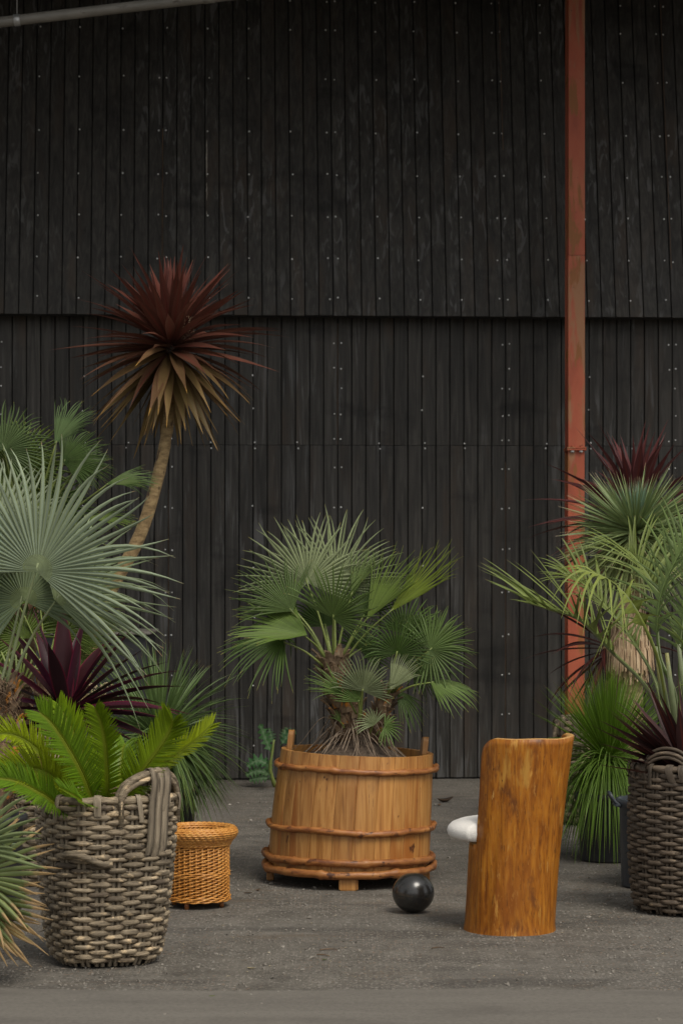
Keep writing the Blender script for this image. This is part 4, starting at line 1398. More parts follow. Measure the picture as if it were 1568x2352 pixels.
# ------------------------------------------------------------------ honey wicker bin
bnd = 11.05
wc = pt(455, 0, bnd); wc.z = 0
binn = thing('wicker_bin', 'honey coloured wicker waste bin with a rolled rim and short feet', 'basket', wc)
u_ = F / bnd
def zb(py):
    return CAM_H - (py - HY) / u_
z_feet, z_bot, z_rimb, z_top = 0.0, 0.030, 0.292, 0.365
m = MB()
NST = 32
rowsN = 33
for r in range(rowsN):
    z = z_bot + (z_rimb - z_bot) * (r + 0.5) / rowsN
    pts = []
    n = NST * 5
    rb = 0.139 + (0.004 if abs(r - 15) < 2 else 0.0)
    if r < 3:
        rb += 0.006
    for k in range(n):
        a = 2 * math.pi * k / n
        w = math.cos(NST / 2 * a + math.pi * (r % 2))
        if abs(r - 15) < 2 or r < 3 or r > 30:
            w *= 0.5
        pts.append((wc.x + (rb + 0.0046 * w) * math.cos(a), wc.y + (rb + 0.0046 * w) * math.sin(a), z + 0.0016 * math.sin(NST / 2 * a + math.pi * (r % 2)) + 0.0008 * math.sin(a * 5 + r)))
    m.sweep(pts, 0.0034 if not (abs(r - 15) < 2 or r < 3) else 0.0043, 5, closed=True)
m.build('weave', WICKER, binn, kind='stuff')
m = MB()
for k in range(NST):
    a = 2 * math.pi * k / NST
    m.sweep([(wc.x + rr * math.cos(a), wc.y + rr * math.sin(a), z) for rr, z in ((0.139, z_bot), (0.1392, 0.2), (0.139, z_rimb))], 0.0042, 6)
m.build('stakes', WICKER, binn, kind='stuff')
m = MB()
# flared rim: coiled ropes
prof = [(0.146, 0.345), (0.150, 0.354), (0.156, 0.362), (0.163, 0.370), (0.170, 0.378), (0.175, 0.387), (0.178, 0.396), (0.177, 0.405), (0.173, 0.413), (0.166, 0.419), (0.158, 0.421), (0.150, 0.419), (0.143, 0.413), (0.139, 0.404), (0.136, 0.393)]
for i, (r, z) in enumerate(prof):
    n = 160
    m.sweep([(wc.x + (r + 0.0015 * math.cos(40 * 2 * math.pi * k / n + i * 1.3)) * math.cos(2 * math.pi * k / n), wc.y + (r + 0.0015 * math.cos(40 * 2 * math.pi * k / n + i * 1.3)) * math.sin(2 * math.pi * k / n), z - 0.058 + 0.0015 * math.sin(40 * 2 * math.pi * k / n + i * 1.9)) for k in range(n)], 0.0058, 5, closed=True)
m.build('rim', WICKER, binn, kind='stuff')
m = MB()
m.lathe([(0.003, 0.034), (0.133, 0.034), (0.134, 0.2), (0.134, 0.34)], wc, 40); m.build('shade_lining', BIN_SHADE, binn)  # dark inner sheet, its colour stands in for shade in the weave gaps
for k in range(4):
    a = R(-112 + 90 * k)
    m = MB(); p = Vector((wc.x + 0.118 * math.cos(a), wc.y + 0.118 * math.sin(a), 0))
    m.sweep([p, p + UPV * 0.03], [0.011, 0.012], 10); m.build('foot', HOOP, binn)

# ------------------------------------------------------------------ front grey basket with handle
bD = 9.55
gx = pt(240, 0, bD).x
front, fring = basket('wicker_basket', 'big square grey willow basket with an arched handle holding the cycad', gx, bD, 0.665, 0.198, 0.254, 33, 24, WEATHERED, SPLIT_CANE, sq=3.0, rot=R(20), lean=(0.012, 0.0), group='willow baskets used as planters', amp=0.0085, th=0.0082, straps=0.74, seg=11)
# arched handle towards the camera
p1, p2 = fring(R(-74), 0.655, 0.004), fring(R(-12), 0.655, 0.004)
outd = Vector((math.cos(R(-43)), math.sin(R(-43)), 0))
HB = 0.050
handle_arch(front, WEATHERED, p1, p2, 0.086, outd, 0.0118, 4, HB)
pm = (p1 + p2) / 2 + outd * HB
sv = (p2 - p1).normalized()
for off in (-0.030, 0.003, 0.034):
    fo = lambda z, e: Vector((fring(R(-43), z).x, fring(R(-43), z).y, 0)) + sv * off + outd * e + UPV * z
    c = pm + sv * off
    strap_band(front, SPLIT_CANE, [fo(0.43 + rnd(0, .01), 0.012), fo(0.48, 0.022), fo(0.56, 0.024), fo(0.63, 0.026), c + UPV * 0.065 + outd * 0.026, c + UPV * 0.116 + outd * 0.012, c + UPV * 0.112 - outd * 0.018, c + UPV * 0.05 - outd * 0.034], sv, rnd(0.032, 0.037))
# broken lower handle, wrapped
m = MB()
pth = smooth_path([fring(R(-118), 0.445, 0.012), fring(R(-111), 0.452, 0.030), fring(R(-100), 0.442, 0.034), fring(R(-89), 0.415, 0.028), fring(R(-80), 0.410, 0.018)], 24)
m.sweep(pth, [0.0125 * (1 + 0.16 * (i % 2)) for i in range(24)], 8)
m.build('broken_handle', WEATHERED, front)
m = MB()
nn = 40
rows = [[m.vert(fring(2 * math.pi * k / nn, 0.60, -0.03 - e)) for k in range(nn)] for e in (0, 0.1, 0.2)]
m.grid(rows, True); m.face(rows[-1]); m.build('soil', SOIL, front)

# cycad in it
cy0 = Vector((gx + 0.02, bD, 0.60))
cyc = thing('cycad', 'bright green cycad with stiff feather leaves growing from the square basket', 'cycad', cy0)
def z4(x, y, D):
    return pt(x * 0.36, 1348.6 + y * 0.36, D)
m = MB(); m.lathe([(0.085, 0), (0.09, 0.03), (0.07, 0.07), (0.02, 0.085)], cy0, 20, wob=lambda a, z: 1 + 0.12 * noise.noise(Vector((a * 3, z * 40, 1)))); m.build('trunk', FIBRE, cyc)
CG, CG2, CG3 = (0.155, 0.240, 0.008), (0.105, 0.190, 0.010), (0.210, 0.270, 0.010)
cprof = lambda x: min(1, 0.35 + 2.2 * x) * (1 - 0.45 * max(0, (x - 0.6) / 0.4) ** 2)
def cyf(pts, colr, up, ll=0.115, vee=22, n=74, **kw):
    ctrl = [cy0 + Vector((0, 0, 0.03))] + [z4(x, y, D) for x, y, D in pts]
    return pinnate(cyc, ctrl, colr, CYCAD, RACHIS, n=n, llen=ll * 1.08, lwid=0.0088, rr=0.0048, up=up, vee=vee, ang0=62, ang1=32, droop=0.05, start=0.05, prof=cprof)
cyf([(690, 1330, 9.45), (680, 1080, 9.38), (655, 900, 9.34), (610, 770, 9.30)], CG, (0.0, -1, 0.1), 0.088)
cyf([(600, 1360, 9.40), (520, 1180, 9.3), (420, 1000, 9.24), (330, 870, 9.2), (255, 800, 9.18)], CG2, (0.5, -1, 0.3), 0.115)
cyf([(630, 1330, 9.55), (560, 1120, 9.55), (470, 920, 9.52), (375, 745, 9.5)], CG, (0.5, -1, 0.1), 0.10)
cyf([(500, 1370, 9.45), (390, 1260, 9.38), (280, 1175, 9.32), (130, 1148, 9.26), (20, 1165, 9.22)], CG3, (0.15, -1.0, 0.45), 0.125, 18)
cyf([(420, 1400, 9.35), (270, 1320, 9.25), (110, 1240, 9.2), (-40, 1215, 9.15)], CG2, (0.15, -0.9, 0.6), 0.10)
cyf([(480, 1330, 9.65), (330, 1120, 9.62), (170, 980, 9.58), (40, 935, 9.5), (-60, 960, 9.45)], CG3, (0.1, -0.8, 0.6), 0.10)
cyf([(810, 1340, 9.5), (900, 1190, 9.45), (1010, 1040, 9.42), (1085, 920, 9.40), (1105, 850, 9.38)], CG, (-0.55, -1, 0.15), 0.125, 20, 78)
cyf([(850, 1340, 9.55), (960, 1210, 9.5), (1110, 1075, 9.46), (1250, 975, 9.43), (1350, 880, 9.42)], CG3, (-0.3, -0.8, 0.6), 0.090)
cyf([(760, 1330, 9.7), (770, 1180, 9.8), (780, 1060, 9.85), (800, 1000, 9.9)], CG2, (0.0, -1, 0.3), 0.09)
cyf([(560, 1380, 9.3), (470, 1330, 9.2), (380, 1280, 9.1)], CG2, (0.2, -0.7, 0.7), 0.08, n=36)
strap_leaf(cyc, z4(270, 1165, 9.28), inpic(97, 0) , 0.082, 0.017, 0.6, (0.33, 0.22, 0.055), CORDY_OLD, name='dead_leaflet')

# ------------------------------------------------------------------ plants: tall red cordyline
def crown(plant, c, n, L, W, cols, mat_new, mat_old, el=(88, -72), prof='lance', bend=(0.15, 1.1), r0=0.03, zr=0.10, elpow=0.9, fold=0.4, azrange=None):
    for i in range(n):
        f = (i + 0.5) / n
        e = R(el[0] + (el[1] - el[0]) * f ** elpow + rnd(-8, 8))
        a = i * 2.39996 + rnd(-0.2, 0.2)
        if azrange:
            a = azrange[0] + (azrange[1] - azrange[0]) * ((i * 0.618) % 1.0)
        d = Vector((math.cos(a) * math.cos(e), math.sin(a) * math.cos(e), math.sin(e)))
        b0 = c + d * r0 + UPV * (zr * (0.5 - f))
        f_, f = f, min(0.999, max(0.0, f + rnd(-0.11, 0.11)))
        colr = lerp3(cols[0], cols[1], min(1, f * 1.8)) if f < 0.56 else lerp3(cols[1], cols[2], min(1, (f - 0.56) / 0.34))
        k = rnd(0.75, 1.25)
        colr = tuple(x * k for x in colr)
        LL = L * (0.80 + 0.28 * math.cos(e)) if e > 0 else L * (0.90 + 0.16 * math.cos(e))
        bd_ = bend[0] + (bend[1] - bend[0]) * math.cos(e) ** 1.0 * rnd(0.4, 1.1)
        if e < R(-35):
            bd_ *= 0.35
        strap_leaf(plant, b0, d, LL * rnd(0.80, 1.12), W * rnd(0.7, 1.2), bd_, colr, mat_old if f > 0.64 else mat_new, fold, rnd(-0.5, 0.5), prof)
CTD = 14.2
cbase = pt(170, 0, CTD); cbase.z = 0
ctree = thing('red_cordyline', 'tall red cordyline tree with a leaning bare stem and round head of leaves', 'cordyline', cbase)
m = MB()
pth = smooth_path([Vector((cbase.x, CTD, 0)), pt(180, 1640, CTD), pt(225, 1420, CTD), pt(318, 1238, CTD), pt(362, 1100, CTD), pt(384, 990, CTD), pt(392, 900, CTD), pt(393, 815, CTD)], 40)
m.sweep(pth, [0.045 - 0.015 * i / 39 + 0.004 * noise.noise(Vector((i * 0.8, 1, 1))) for i in range(40)], 14)
m.build('trunk', BARK, ctree)
hc = pt(393, 800, CTD)
crown(ctree, hc, 180, 0.575, 0.066, [(0.112, 0.038, 0.028), (0.085, 0.036, 0.024), (0.175, 0.122, 0.046)], CORDY, CORDY_OLD, el=(86, -70), bend=(0.05, 0.42), elpow=0.90)
m = MB()
sp = hc + Vector((0.11, -0.12, 0.10))
for k in range(60):
    c = sp + Vector((rnd(-0.04, 0.04), rnd(-0.03, 0.03), rnd(-0.08, 0.08)))
    m.box(c, (0.004, 0.004, 0.004), Matrix.Rotation(rnd(0, 3), 3, 'Y'))
m.build('flower_spray', BOOT, ctree, kind='stuff')
# ------------------------------------------------------------------ purple cordyline in a grey basket
PBD = 11.9
pbx = pt(120, 0, PBD).x
b2, r2 = basket('wicker_basket', 'grey willow basket behind the cycad, holding the purple cordyline', pbx, PBD, 0.70, 0.20, 0.235, 24, 18, WEATHERED, SPLIT_CANE, sq=2.6, rot=R(10), group='willow baskets used as planters', seg=7)
pc0 = pt(152, 1640, PBD - 0.2)
pcor = thing('purple_cordyline', 'broad leaved dark purple cordyline rising between the fan palm and cycad', 'cordyline', Vector((pbx, PBD, 0.66)))
m = MB(); m.sweep(smooth_path([Vector((pbx, PBD, 0.5)), Vector((pbx + 0.02, PBD - 0.08, 0.68)), pc0], 10), [0.03, 0.03, 0.029, 0.028, 0.028, 0.027, 0.027, 0.026, 0.026, 0.025], 10); m.build('trunk', BARK, pcor)
PU1, PU2 = (0.050, 0.015, 0.026), (0.028, 0.010, 0.014)
for ang, away, L, W, bd_, cc_ in ((92, 0.0, .54, .078, .05, PU1), (78, -0.1, .53, .07, .1, PU1), (108, .1, .55, .066, .1, PU1), (118, -0.2, .52, .06, .15, PU1), (60, .0, .52, .058, .15, PU1), (99, -0.5, .40, .06, .2, PU2),
                                (128, 0.1, .5, .055, .2, PU2), (140, -.1, .50, .05, .2, PU1), (52, 0.0, .56, .045, .1, PU1), (44, -.2, .5, .052, .2, PU2), (36, .1, .55, .048, .4, PU2), (30, -.1, .60, .046, .5, PU1), (22, .0, .58, .045, .4, PU2),
                                (14, -.3, .58, .05, .6, PU1), (8, .1, .60, .046, .4, PU2), (2, -.2, .50, .05, .3, PU2), (150, 0, .48, .05, .4, PU2), (160, -.2, .48, .05, .6, PU2), (170, .2, .42, .045, .6, PU1), (85, .5, .48, .06, .3, PU2), (70, .6, .48, .06, .4, PU2),
                                (-8, -.2, .46, .05, .5, PU2), (-20, .1, .44, .05, .3, PU2), (185, -.3, .42, .05, .5, PU2), (200, 0, .4, .05, .3, PU2), (112, .5, .5, .06, .3, PU2), (20, .6, .5, .05, .6, PU2), (160, .6, .5, .05, .6, PU2), (-30, -.5, .4, .05, .4, PU2), (210, -.5, .4, .05, .4, PU2)):
    d = inpic(ang, away)
    strap_leaf(pcor, pc0 + d * 0.02, d, L, W * 1.35, bd_, tuple(x * rnd(.8, 1.25) for x in cc_), CORDY_PURPLE, 0.5, rnd(-0.4, 0.4), 'broad')
m = MB()
for k in range(130):
    c = z4(560 + rnd(-80, 150), 690 + rnd(-80, 110), PBD - 0.05 + rnd(-0.03, 0.03))
    s = rnd(0.006, 0.016)
    m.box(c, (s, s, s * 0.8), Matrix.Rotation(rnd(0, 3), 3, Vector((rnd(-1, 1), 1, 1)).normalized()), ch=s * 0.25)
m.build('old_flower_cluster', PALE_LITTER, pcor, kind='stuff')

# ------------------------------------------------------------------ silver fan palm in black pot
SD = 10.9
spx = pt(-6, 0, SD).x
pot('plant_pot', 'black plastic pot under the silver fan palm beside the square basket', spx - 0.02, SD - 0.25, 0.46, 0.155, 0.175, POT_BLACK)
silver = thing('silver_fan_palm', 'silvery blue fan palm with very large stiff fans beside the cordyline', 'palm', Vector((spx - 0.02, SD - 0.25, 0.42)))
sb = pt(4, 1590, SD)
stem(silver, [Vector((spx - 0.02, SD - 0.25, 0.40)), pt(0, 1760, SD - 0.15), pt(2, 1660, SD - 0.05), pt(2, 1570, SD)], (0.075, 0.07), 60, 0.07)
m = MB()
for k in range(500):
    p = pt(rnd(-10, 36), rnd(1560, 1850), SD - 0.1 + rnd(-0.05, 0.0))
    a = rnd(-2.6, -0.4)
    o = Vector((math.cos(a), math.sin(a), 0))
    L = rnd(0.04, 0.10)
    e = p + o * L * 0.4 + UPV * L * rnd(-0.8, 0.8) + Vector((rnd(-.03, .03), 0, 0))
    m.ribbon([p, p.lerp(e, 0.5), e], [0.006, 0.005, 0.0006], Vector((-o.y, o.x, 0)), o)
m.build('trunk_fibre', FIBRE, silver, kind='stuff')
SV, SV2 = (0.265, 0.315, 0.225), (0.215, 0.270, 0.165)
def z3(x, y, D):
    return pt(x * 0.36, 846.7 + y * 0.36, D)
usx = F / SD
def sf(hx, hy, ang, away, rz, colr, base, D, **kw):
    return frond_fan(silver, base, z3(hx, hy, D), ang, away, rz * 0.36 / (F / D), colr, mat=FAN_SILVER, pet=PETIOLE_SILVER, pet_r=0.0105, te=1.3, wk=1.0, wr=0.38, **kw)
sf(237, 1295, 81, -0.05, 930, SV, sb + Vector((.02, -.05, 0)), SD - 0.25, n=37, span=204, split=0.36, nrm=(-0.15, -1, 0.25), cup=0.03, tipdrop=0.12, droop=0.03, side_short=-0.02, jit=0.06)
sf(345, 1470, 38, 0.15, 780, SV2, sb + Vector((.03, -.02, 0)), SD - 0.05, n=30, span=140, split=0.34, nrm=(-0.1, -0.9, 0.5), cup=-0.05, tipdrop=0.28, droop=0.08, side_short=0.0)
sf(155, 1480, 118, 0.25, 560, SV2, sb + Vector((-.01, 0, 0)), SD + 0.05, n=36, span=240, split=0.5, nrm=(0.0, -1, 0.4), cup=0.1, tipdrop=0.3)
sf(-20, 1190, 125, 0.1, 780, SV, sb + Vector((-.03, -.02, 0)), SD - 0.02, n=40, span=150, split=0.5, nrm=(0.1, -1, 0.2), cup=0.1, tipdrop=0.15)
sf(-60, 1420, 150, 0.0, 700, SV2, sb + Vector((-.05, -.02, 0)), SD - 0.1, n=36, span=160, split=0.5, nrm=(0.1, -1, 0.2), cup=0.1, tipdrop=0.3)

# ------------------------------------------------------------------ green fan palm behind
GD = 13.2
gbx = pt(30, 0, GD).x
gpalm = thing('green_fan_palm', 'deep green fan palm standing near the wall behind the silver one', 'palm', Vector((gbx, GD, 0)))
pot('plant_pot', 'large black pot under the deep green fan palm near the wall', gbx, GD, 0.4, 0.2, 0.24, POT_BLACK)
gtop = pt(60, 1290, GD)
stem(gpalm, [Vector((gbx, GD, 0.3)), pt(40, 1600, GD), pt(55, 1420, GD), gtop], (0.09, 0.075), 60, 0.08)
G1, G2, G3 = (0.105, 0.160, 0.060), (0.048, 0.088, 0.020), (0.085, 0.130, 0.016)
def gf(hx, hy, ang, away, rz, colr, D=GD, base=None, **kw):
    kw.setdefault('n', 40)
    kw.setdefault('span', 230)
    kw.setdefault('split', 0.42)
    kw.setdefault('nrm', (0, -1, 0.3))
    kw.setdefault('cup', 0.12)
    kw.setdefault('tipdrop', 0.12)
    return frond_fan(gpalm, base if base is not None else gtop + Vector((0.01, 0, 0)), z3(hx, hy, D), ang, away, rz * 0.36 / (F / D), colr, pet_r=0.010, **kw)
gf(20, 520, 78, 0.05, 380, G1, GD - 0.1, nrm=(0, -1, 0.15))
gf(350, 480, 54, 0.0, 380, G1, GD - 0.2, span=75, cup=0.5, n=26, nrm=(-0.7, -1, 0.3))
gf(400, 590, 32, 0.1, 330, G2, GD - 0.1, span=140, n=36, nrm=(-0.3, -1, 0.4))
gf(480, 620, 12, 0.1, 260, G2, GD, span=150, n=36, nrm=(-0.1, -0.8, 0.6))
gf(670, 740, 12, 0.0, 360, G2, GD - 0.1, span=70, n=30, cup=0.3, nrm=(-0.2, -0.5, 1))
gf(540, 960, 4, 0.0, 340, G3, GD - 0.1, span=60, n=28, cup=0.3, nrm=(0, -0.4, 1))
gf(90, 650, 150, 0.1, 420, G3, GD, span=230)
gf(110, 640, 60, 0.2, 420, G3, GD + 0.15, span=250)
gf(0, 800, 100, 0.2, 450, G3, GD + 0.1, span=250)
gf(200, 900, 80, 0.3, 450, G2, GD + 0.25, span=280)
gf(300, 1000, 30, 0.3, 400, G2, GD + 0.25, span=280)
gf(60, 1150, 120, 0.3, 450, G2, GD + 0.25, span=300)
# a lower green fan palm crown (bright, between the purple leaves and the wall)
LD = 12.9
lbx = pt(160, 0, LD).x
lpalm = thing('young_fan_palm', 'young bright green fan palm half hidden behind the purple cordyline', 'palm', Vector((lbx, LD, 0)))
pot('plant_pot', 'black pot of the young fan palm hidden behind the baskets', lbx, LD, 0.36, 0.16, 0.19, POT_BLACK)
ltop = z4(300, 560, LD)
stem(lpalm, [Vector((lbx, LD, 0.3)), z4(310, 900, LD), ltop], (0.07, 0.06), 34, 0.07)
for hx, hy, ang, away, rz, cc_, sp_ in ((450, 330, 14, 0.0, 390, G3, 90), (500, 170, 32, 0.1, 330, BRT, 110), (400, 120, 60, 0.2, 330, BRT, 160), (420, 420, -8, 0.1, 380, G3, 90), (250, 60, 95, 0.2, 330, G3, 220), (120, 100, 130, 0.2, 330, BRT, 220), (60, 450, 180, 0.1, 350, G3, 200), (350, 300, 60, 0.4, 330, G3, 200), (150, 330, 140, 0.3, 350, G3, 220), (540, 60, 45, 0.0, 300, BRT, 80)):
    frond_fan(lpalm, ltop, z4(hx, hy, LD), ang, away, rz * 0.36 / (F / LD), cc_, n=28, span=sp_, split=0.24, nrm=(-0.2, -1, 0.6), cup=0.2, tipdrop=0.12, pet_r=0.007)
for k in range(9):
    d = inpic(58 + k * 9, rnd(-0.5, 0.2))
    m = MB(); q0 = z4(120, 680, LD - 0.1); m.sweep([q0, q0 + d * 0.12, q0 + d * 0.24], [0.009, 0.007, 0.005], 6); m.build('cut_petiole', PETIOLE, lpalm)

# ------------------------------------------------------------------ drooping grass tree behind the bin
DD = 12.4
dx = pt(372, 0, DD).x
pot('plant_pot', 'black pot of the dark green grass tree behind the wicker bin', dx, DD, 0.42, 0.15, 0.18, POT_BLACK)
dtree = thing('grass_tree', 'dark green grass tree with fine drooping leaves behind the wicker bin', 'grass tree', Vector((dx, DD, 0.38)), 'grass trees')
hc2 = pt(368, 1710, DD)
m = MB(); m.sweep([Vector((dx, DD, 0.36)), hc2], [0.06, 0.05], 12); m.build('trunk', FIBRE, dtree)
m = MB(); tuft(m, hc2, 640, (0.42, 0.55), (-25, 84), 0.0098, 0.5, r0=0.02, elpow=0.85)
o = m.build('leaves', GRASSY, dtree, kind='stuff'); o.color = (0.120, 0.185, 0.062, 1)
m = MB(); tuft(m, hc2, 400, (0.38, 0.52), (-60, 25), 0.0098, 0.9, r0=0.02)
o = m.build('leaves', GRASSY, dtree, kind='stuff'); o.color = (0.145, 0.220, 0.040, 1)

# ------------------------------------------------------------------ fan palm at the near corner
ND = 9.1
nx = pt(-120, 0, ND).x
pot('plant_pot', 'low black pot of the corner fan palm with brown leaf tips', nx, ND, 0.25, 0.15, 0.17, POT_BLACK)
npalm = thing('corner_fan_palm', 'grey green fan palm with scorched brown tips beside the square basket', 'palm', Vector((nx, ND, 0.22)))
nb0 = Vector((nx, ND, 0.25))
m = MB(); m.lathe([(0.05, 0), (0.055, 0.06), (0.03, 0.12)], Vector((nx, ND, 0.2)), 14); m.build('trunk', FIBRE, npalm)
def z5(x, y, D):
    return pt(x * 0.36, 1724.8 + y * 0.36, D)
for hx, hy, ang, away, rz, cc_, sp_, mt, n_ in ((-190, 800, 14, -0.15, 530, (0.175, 0.215, 0.080), 120, FAN_DRY, 15), (-200, 620, 46, -0.2, 520, (0.18, 0.225, 0.100), 100, FAN, 14), (-190, 930, -14, -0.1, 500, (0.15, 0.19, 0.060), 70, FAN_DRY, 9), (-170, 1000, -20, 0.0, 470, (0.36, 0.25, 0.10), 70, FAN_DRY, 11), (-300, 700, 110, -0.1, 450, (0.17, 0.225, 0.13), 160, FAN, 18)):
    frond_fan(npalm, nb0, z5(hx, hy, ND - 0.1), ang, away, rz * 0.36 / (F / ND), cc_, mat=mt, n=n_, span=sp_, split=0.30, nrm=(0.1, -1, 0.55), cup=0.05, tipdrop=0.1, droop=0.03, jit=0.16, pet_r=0.007, pet=PETIOLE_SILVER, side_short=0.05, wr=0.46)

# ------------------------------------------------------------------ thistle by the wall
WDs = 16.6
tb = pt(632, 0, 16.9); tb.y = 16.9; tb.z = 0
weed = thing('thistle', 'spiny green thistle growing at the foot of the wall behind the tub', 'weed', tb)
def z9(x, y, D=16.85):
    return pt((700 + x / 3.92) / 1.5944, (2500 + y / 3.92) / 1.5944, D)
m = MB(); m.sweep(smooth_path([Vector((tb.x, 16.9, 0)), z9(1135, 1250), z9(1165, 1000), z9(1190, 820)], 10), [0.016, 0.015, 0.014, 0.013, 0.011, 0.010, 0.009, 0.008, 0.007, 0.005], 8); m.build('stem', PETIOLE, weed)
def thistle_leaf(a, b_, wmax, nrm=Vector((0.1, -1, 0.4)), sag=0.1):
    m = MB()
    n = 22
    mid = a.lerp(b_, 0.5) + UPV * (a - b_).length * sag
    path = smooth_path([a, mid, b_], n + 1)
    rows = []
    for i, p in enumerate(path):
        v = i / n
        t = (path[min(i + 1, n)] - path[max(i - 1, 0)]).normalized()
        s = t.cross(nrm).normalized()
        w = wmax * math.sin(math.pi * min(1, 0.06 + v * 0.92)) ** 0.7
        lob = abs(((v * 5.5) % 1.0) - 0.5) * 2
        wl = w * (0.28 + 0.72 * lob ** 1.3) if i > 2 else 0.004
        if i == n:
            wl = 0.001
        fw_ = t * (0.25 * wl)
        rows.append([m.vert(p - s * wl + fw_ + nrm * 0.01 * rnd(-1, 1), 0, v), m.vert(p - s * wl * 0.45 + fw_ * 0.4, 0.3, v), m.vert(p - nrm * 0.004, 0.5, v), m.vert(p + s * wl * 0.45 + fw_ * 0.4, 0.7, v), m.vert(p + s * wl + fw_ + nrm * 0.01 * rnd(-1, 1), 1, v)])
    m.grid(rows)
    o = m.build('leaf', WEED, weed)
    o.color = (0.055 * rnd(.8, 1.2), 0.120 * rnd(.8, 1.2), 0.045, 1)
thistle_leaf(z9(1150, 1010), z9(985, 590), 0.050, sag=0.0)
thistle_leaf(z9(1180, 880), z9(1120, 650, 17.0), 0.04, sag=0.0)
thistle_leaf(z9(1280, 900), z9(1500, 690), 0.055, sag=0.12)
thistle_leaf(z9(1300, 850), z9(1370, 640, 17.0), 0.04, sag=0.0)
thistle_leaf(z9(1120, 1180), z9(800, 1200), 0.062, sag=0.22)
thistle_leaf(z9(1110, 1300), z9(780, 1330), 0.05, sag=0.15)
thistle_leaf(z9(1130, 1370), z9(830, 1400), 0.045, sag=0.05)
thistle_leaf(z9(1140, 1300), z9(1010, 1100, 17.05), 0.05, sag=0.1)
thistle_leaf(z9(1150, 1390), z9(1060, 1330, 16.6), 0.04, sag=0.1)

# ------------------------------------------------------------------ plants on the other side
def z7(x, y, D):
    return pt(1066.3 + x * 0.32, 1003.5 + y * 0.32, D)
# grey basket by the wall with the second cordyline
KD = 14.6
kx = pt(1372, 0, KD).x
kb, kr = basket('wicker_basket', 'grey willow basket near the wall behind the grass tree, with a strap handle', kx, KD, 0.62, 0.22, 0.25, 20, 18, WEATHERED, SPLIT_CANE, sq=2.3, group='willow baskets used as planters', seg=6)
p1, p2 = pt(1273, 1690, KD - 0.1), pt(1350, 1690, KD - 0.1)
handle_arch(kb, WEATHERED, p1, p2, 0.10, Vector((0, -1, 0)), 0.012, 4)
for k in range(3):
    c = p1.lerp(p2, 0.24 + 0.16 * k)
    strap_band(kb, SPLIT_CANE, [c - UPV * 0.12 + Vector((0, -.03, 0)), c + UPV * 0.02 + Vector((0, -.035, 0)), c + UPV * 0.10 + Vector((0, -.02, 0)), c + UPV * 0.125, c + UPV * 0.09 + Vector((0, .025, 0)), c + Vector((0, .03, 0))], Vector((1, 0, 0)), 0.034)
rcor = thing('red_cordyline', 'red brown two headed cordyline standing behind the yucca and steel column', 'cordyline', Vector((kx, KD, 0.55)))
h1, h2 = z7(1215, 600, KD - 0.2), z7(1010, 1520, KD - 0.2)
m = MB(); m.sweep(smooth_path([Vector((kx + 0.02, KD, 0.5)), pt(1440, 1500, KD), pt(1450, 1320, KD - 0.1), h1], 16), [0.04 - 0.001 * i for i in range(16)], 10); m.build('trunk', BARK, rcor)
m = MB(); m.sweep(smooth_path([Vector((kx - 0.02, KD, 0.5)), pt(1400, 1560, KD), h2], 10), [0.03 - 0.001 * i for i in range(10)], 10); m.build('trunk', BARK, rcor)
RC = [(0.090, 0.030, 0.030), (0.060, 0.022, 0.022), (0.060, 0.030, 0.022)]
crown(rcor, h1, 80, 0.60, 0.062, RC, CORDY, CORDY, el=(86, -40), bend=(0.1, 0.6), elpow=0.9)
crown(rcor, h2, 34, 0.46, 0.036, [(0.05, 0.018, 0.017), (0.045, 0.016, 0.015), (0.05, 0.022, 0.017)], CORDY, CORDY, el=(50, -50), bend=(0.1, 0.6))

# yucca with thatch skirt
YD = 13.1
ybx = pt(1446, 0, YD).x
pot('plant_pot', 'black pot of the yucca hidden behind the grass tree', ybx, YD, 0.38, 0.17, 0.2, POT_BLACK)
yuc = thing('yucca', 'blue green yucca with a straw thatch skirt on its pale trunk', 'yucca', Vector((ybx, YD, 0.34)))
yc = z7(1225, 690, YD)
m = MB(); m.sweep(smooth_path([Vector((ybx, YD, 0.3)), pt(1444, 1600, YD), pt(1448, 1440, YD), yc], 24), [0.082 - 0.001 * i + 0.006 * noise.noise(Vector((i, 2, 2))) for i in range(24)], 16); m.build('trunk', TAN_BARK, yuc)
m = MB()
for lay, (py, rr, nn, LL) in enumerate(((1360, 0.075, 70, 0.17), (1395, 0.10, 90, 0.19), (1430, 0.115, 110, 0.21), (1455, 0.122, 110, 0.21), (1490, 0.095, 60, 0.18))):
    for k in range(nn):
        a = 2 * math.pi * k / nn + rnd(-.04, .04)
        o = Vector((math.cos(a), math.sin(a), 0))
        p = pt(1447, py, YD) + o * (rr - 0.045)
        e = p + o * rnd(0.035, 0.06) - UPV * LL * rnd(0.85, 1.08)
        sv = Vector((-o.y, o.x, 0))
        md = p.lerp(e, 0.45) + o * 0.022
        m.ribbon([p, md, e], [0.010, 0.012, 0.0095], sv, o, 0.1)
m.build('thatch_skirt', THATCH, yuc, kind='stuff')
m = MB(); tuft(m, yc, 420, (0.34, 0.42), (-15, 62), 0.0115, 0.06, r0=0.03, segs=4, elpow=0.8)
o = m.build('leaves', YUCCA, yuc, kind='stuff'); o.color = (0.165, 0.225, 0.100, 1)
m = MB(); tuft(m, yc - UPV * 0.02, 300, (0.36, 0.46), (-62, -5), 0.0115, 0.10, r0=0.04, segs=4)
o = m.build('leaves', YUCCA, yuc, kind='stuff'); o.color = (0.175, 0.220, 0.085, 1)
m = MB(); tuft(m, yc + UPV * 0.02, 110, (0.22, 0.29), (50, 88), 0.009, 0.02, r0=0.01, segs=4, bias=Vector((0.15, 0, 0)))
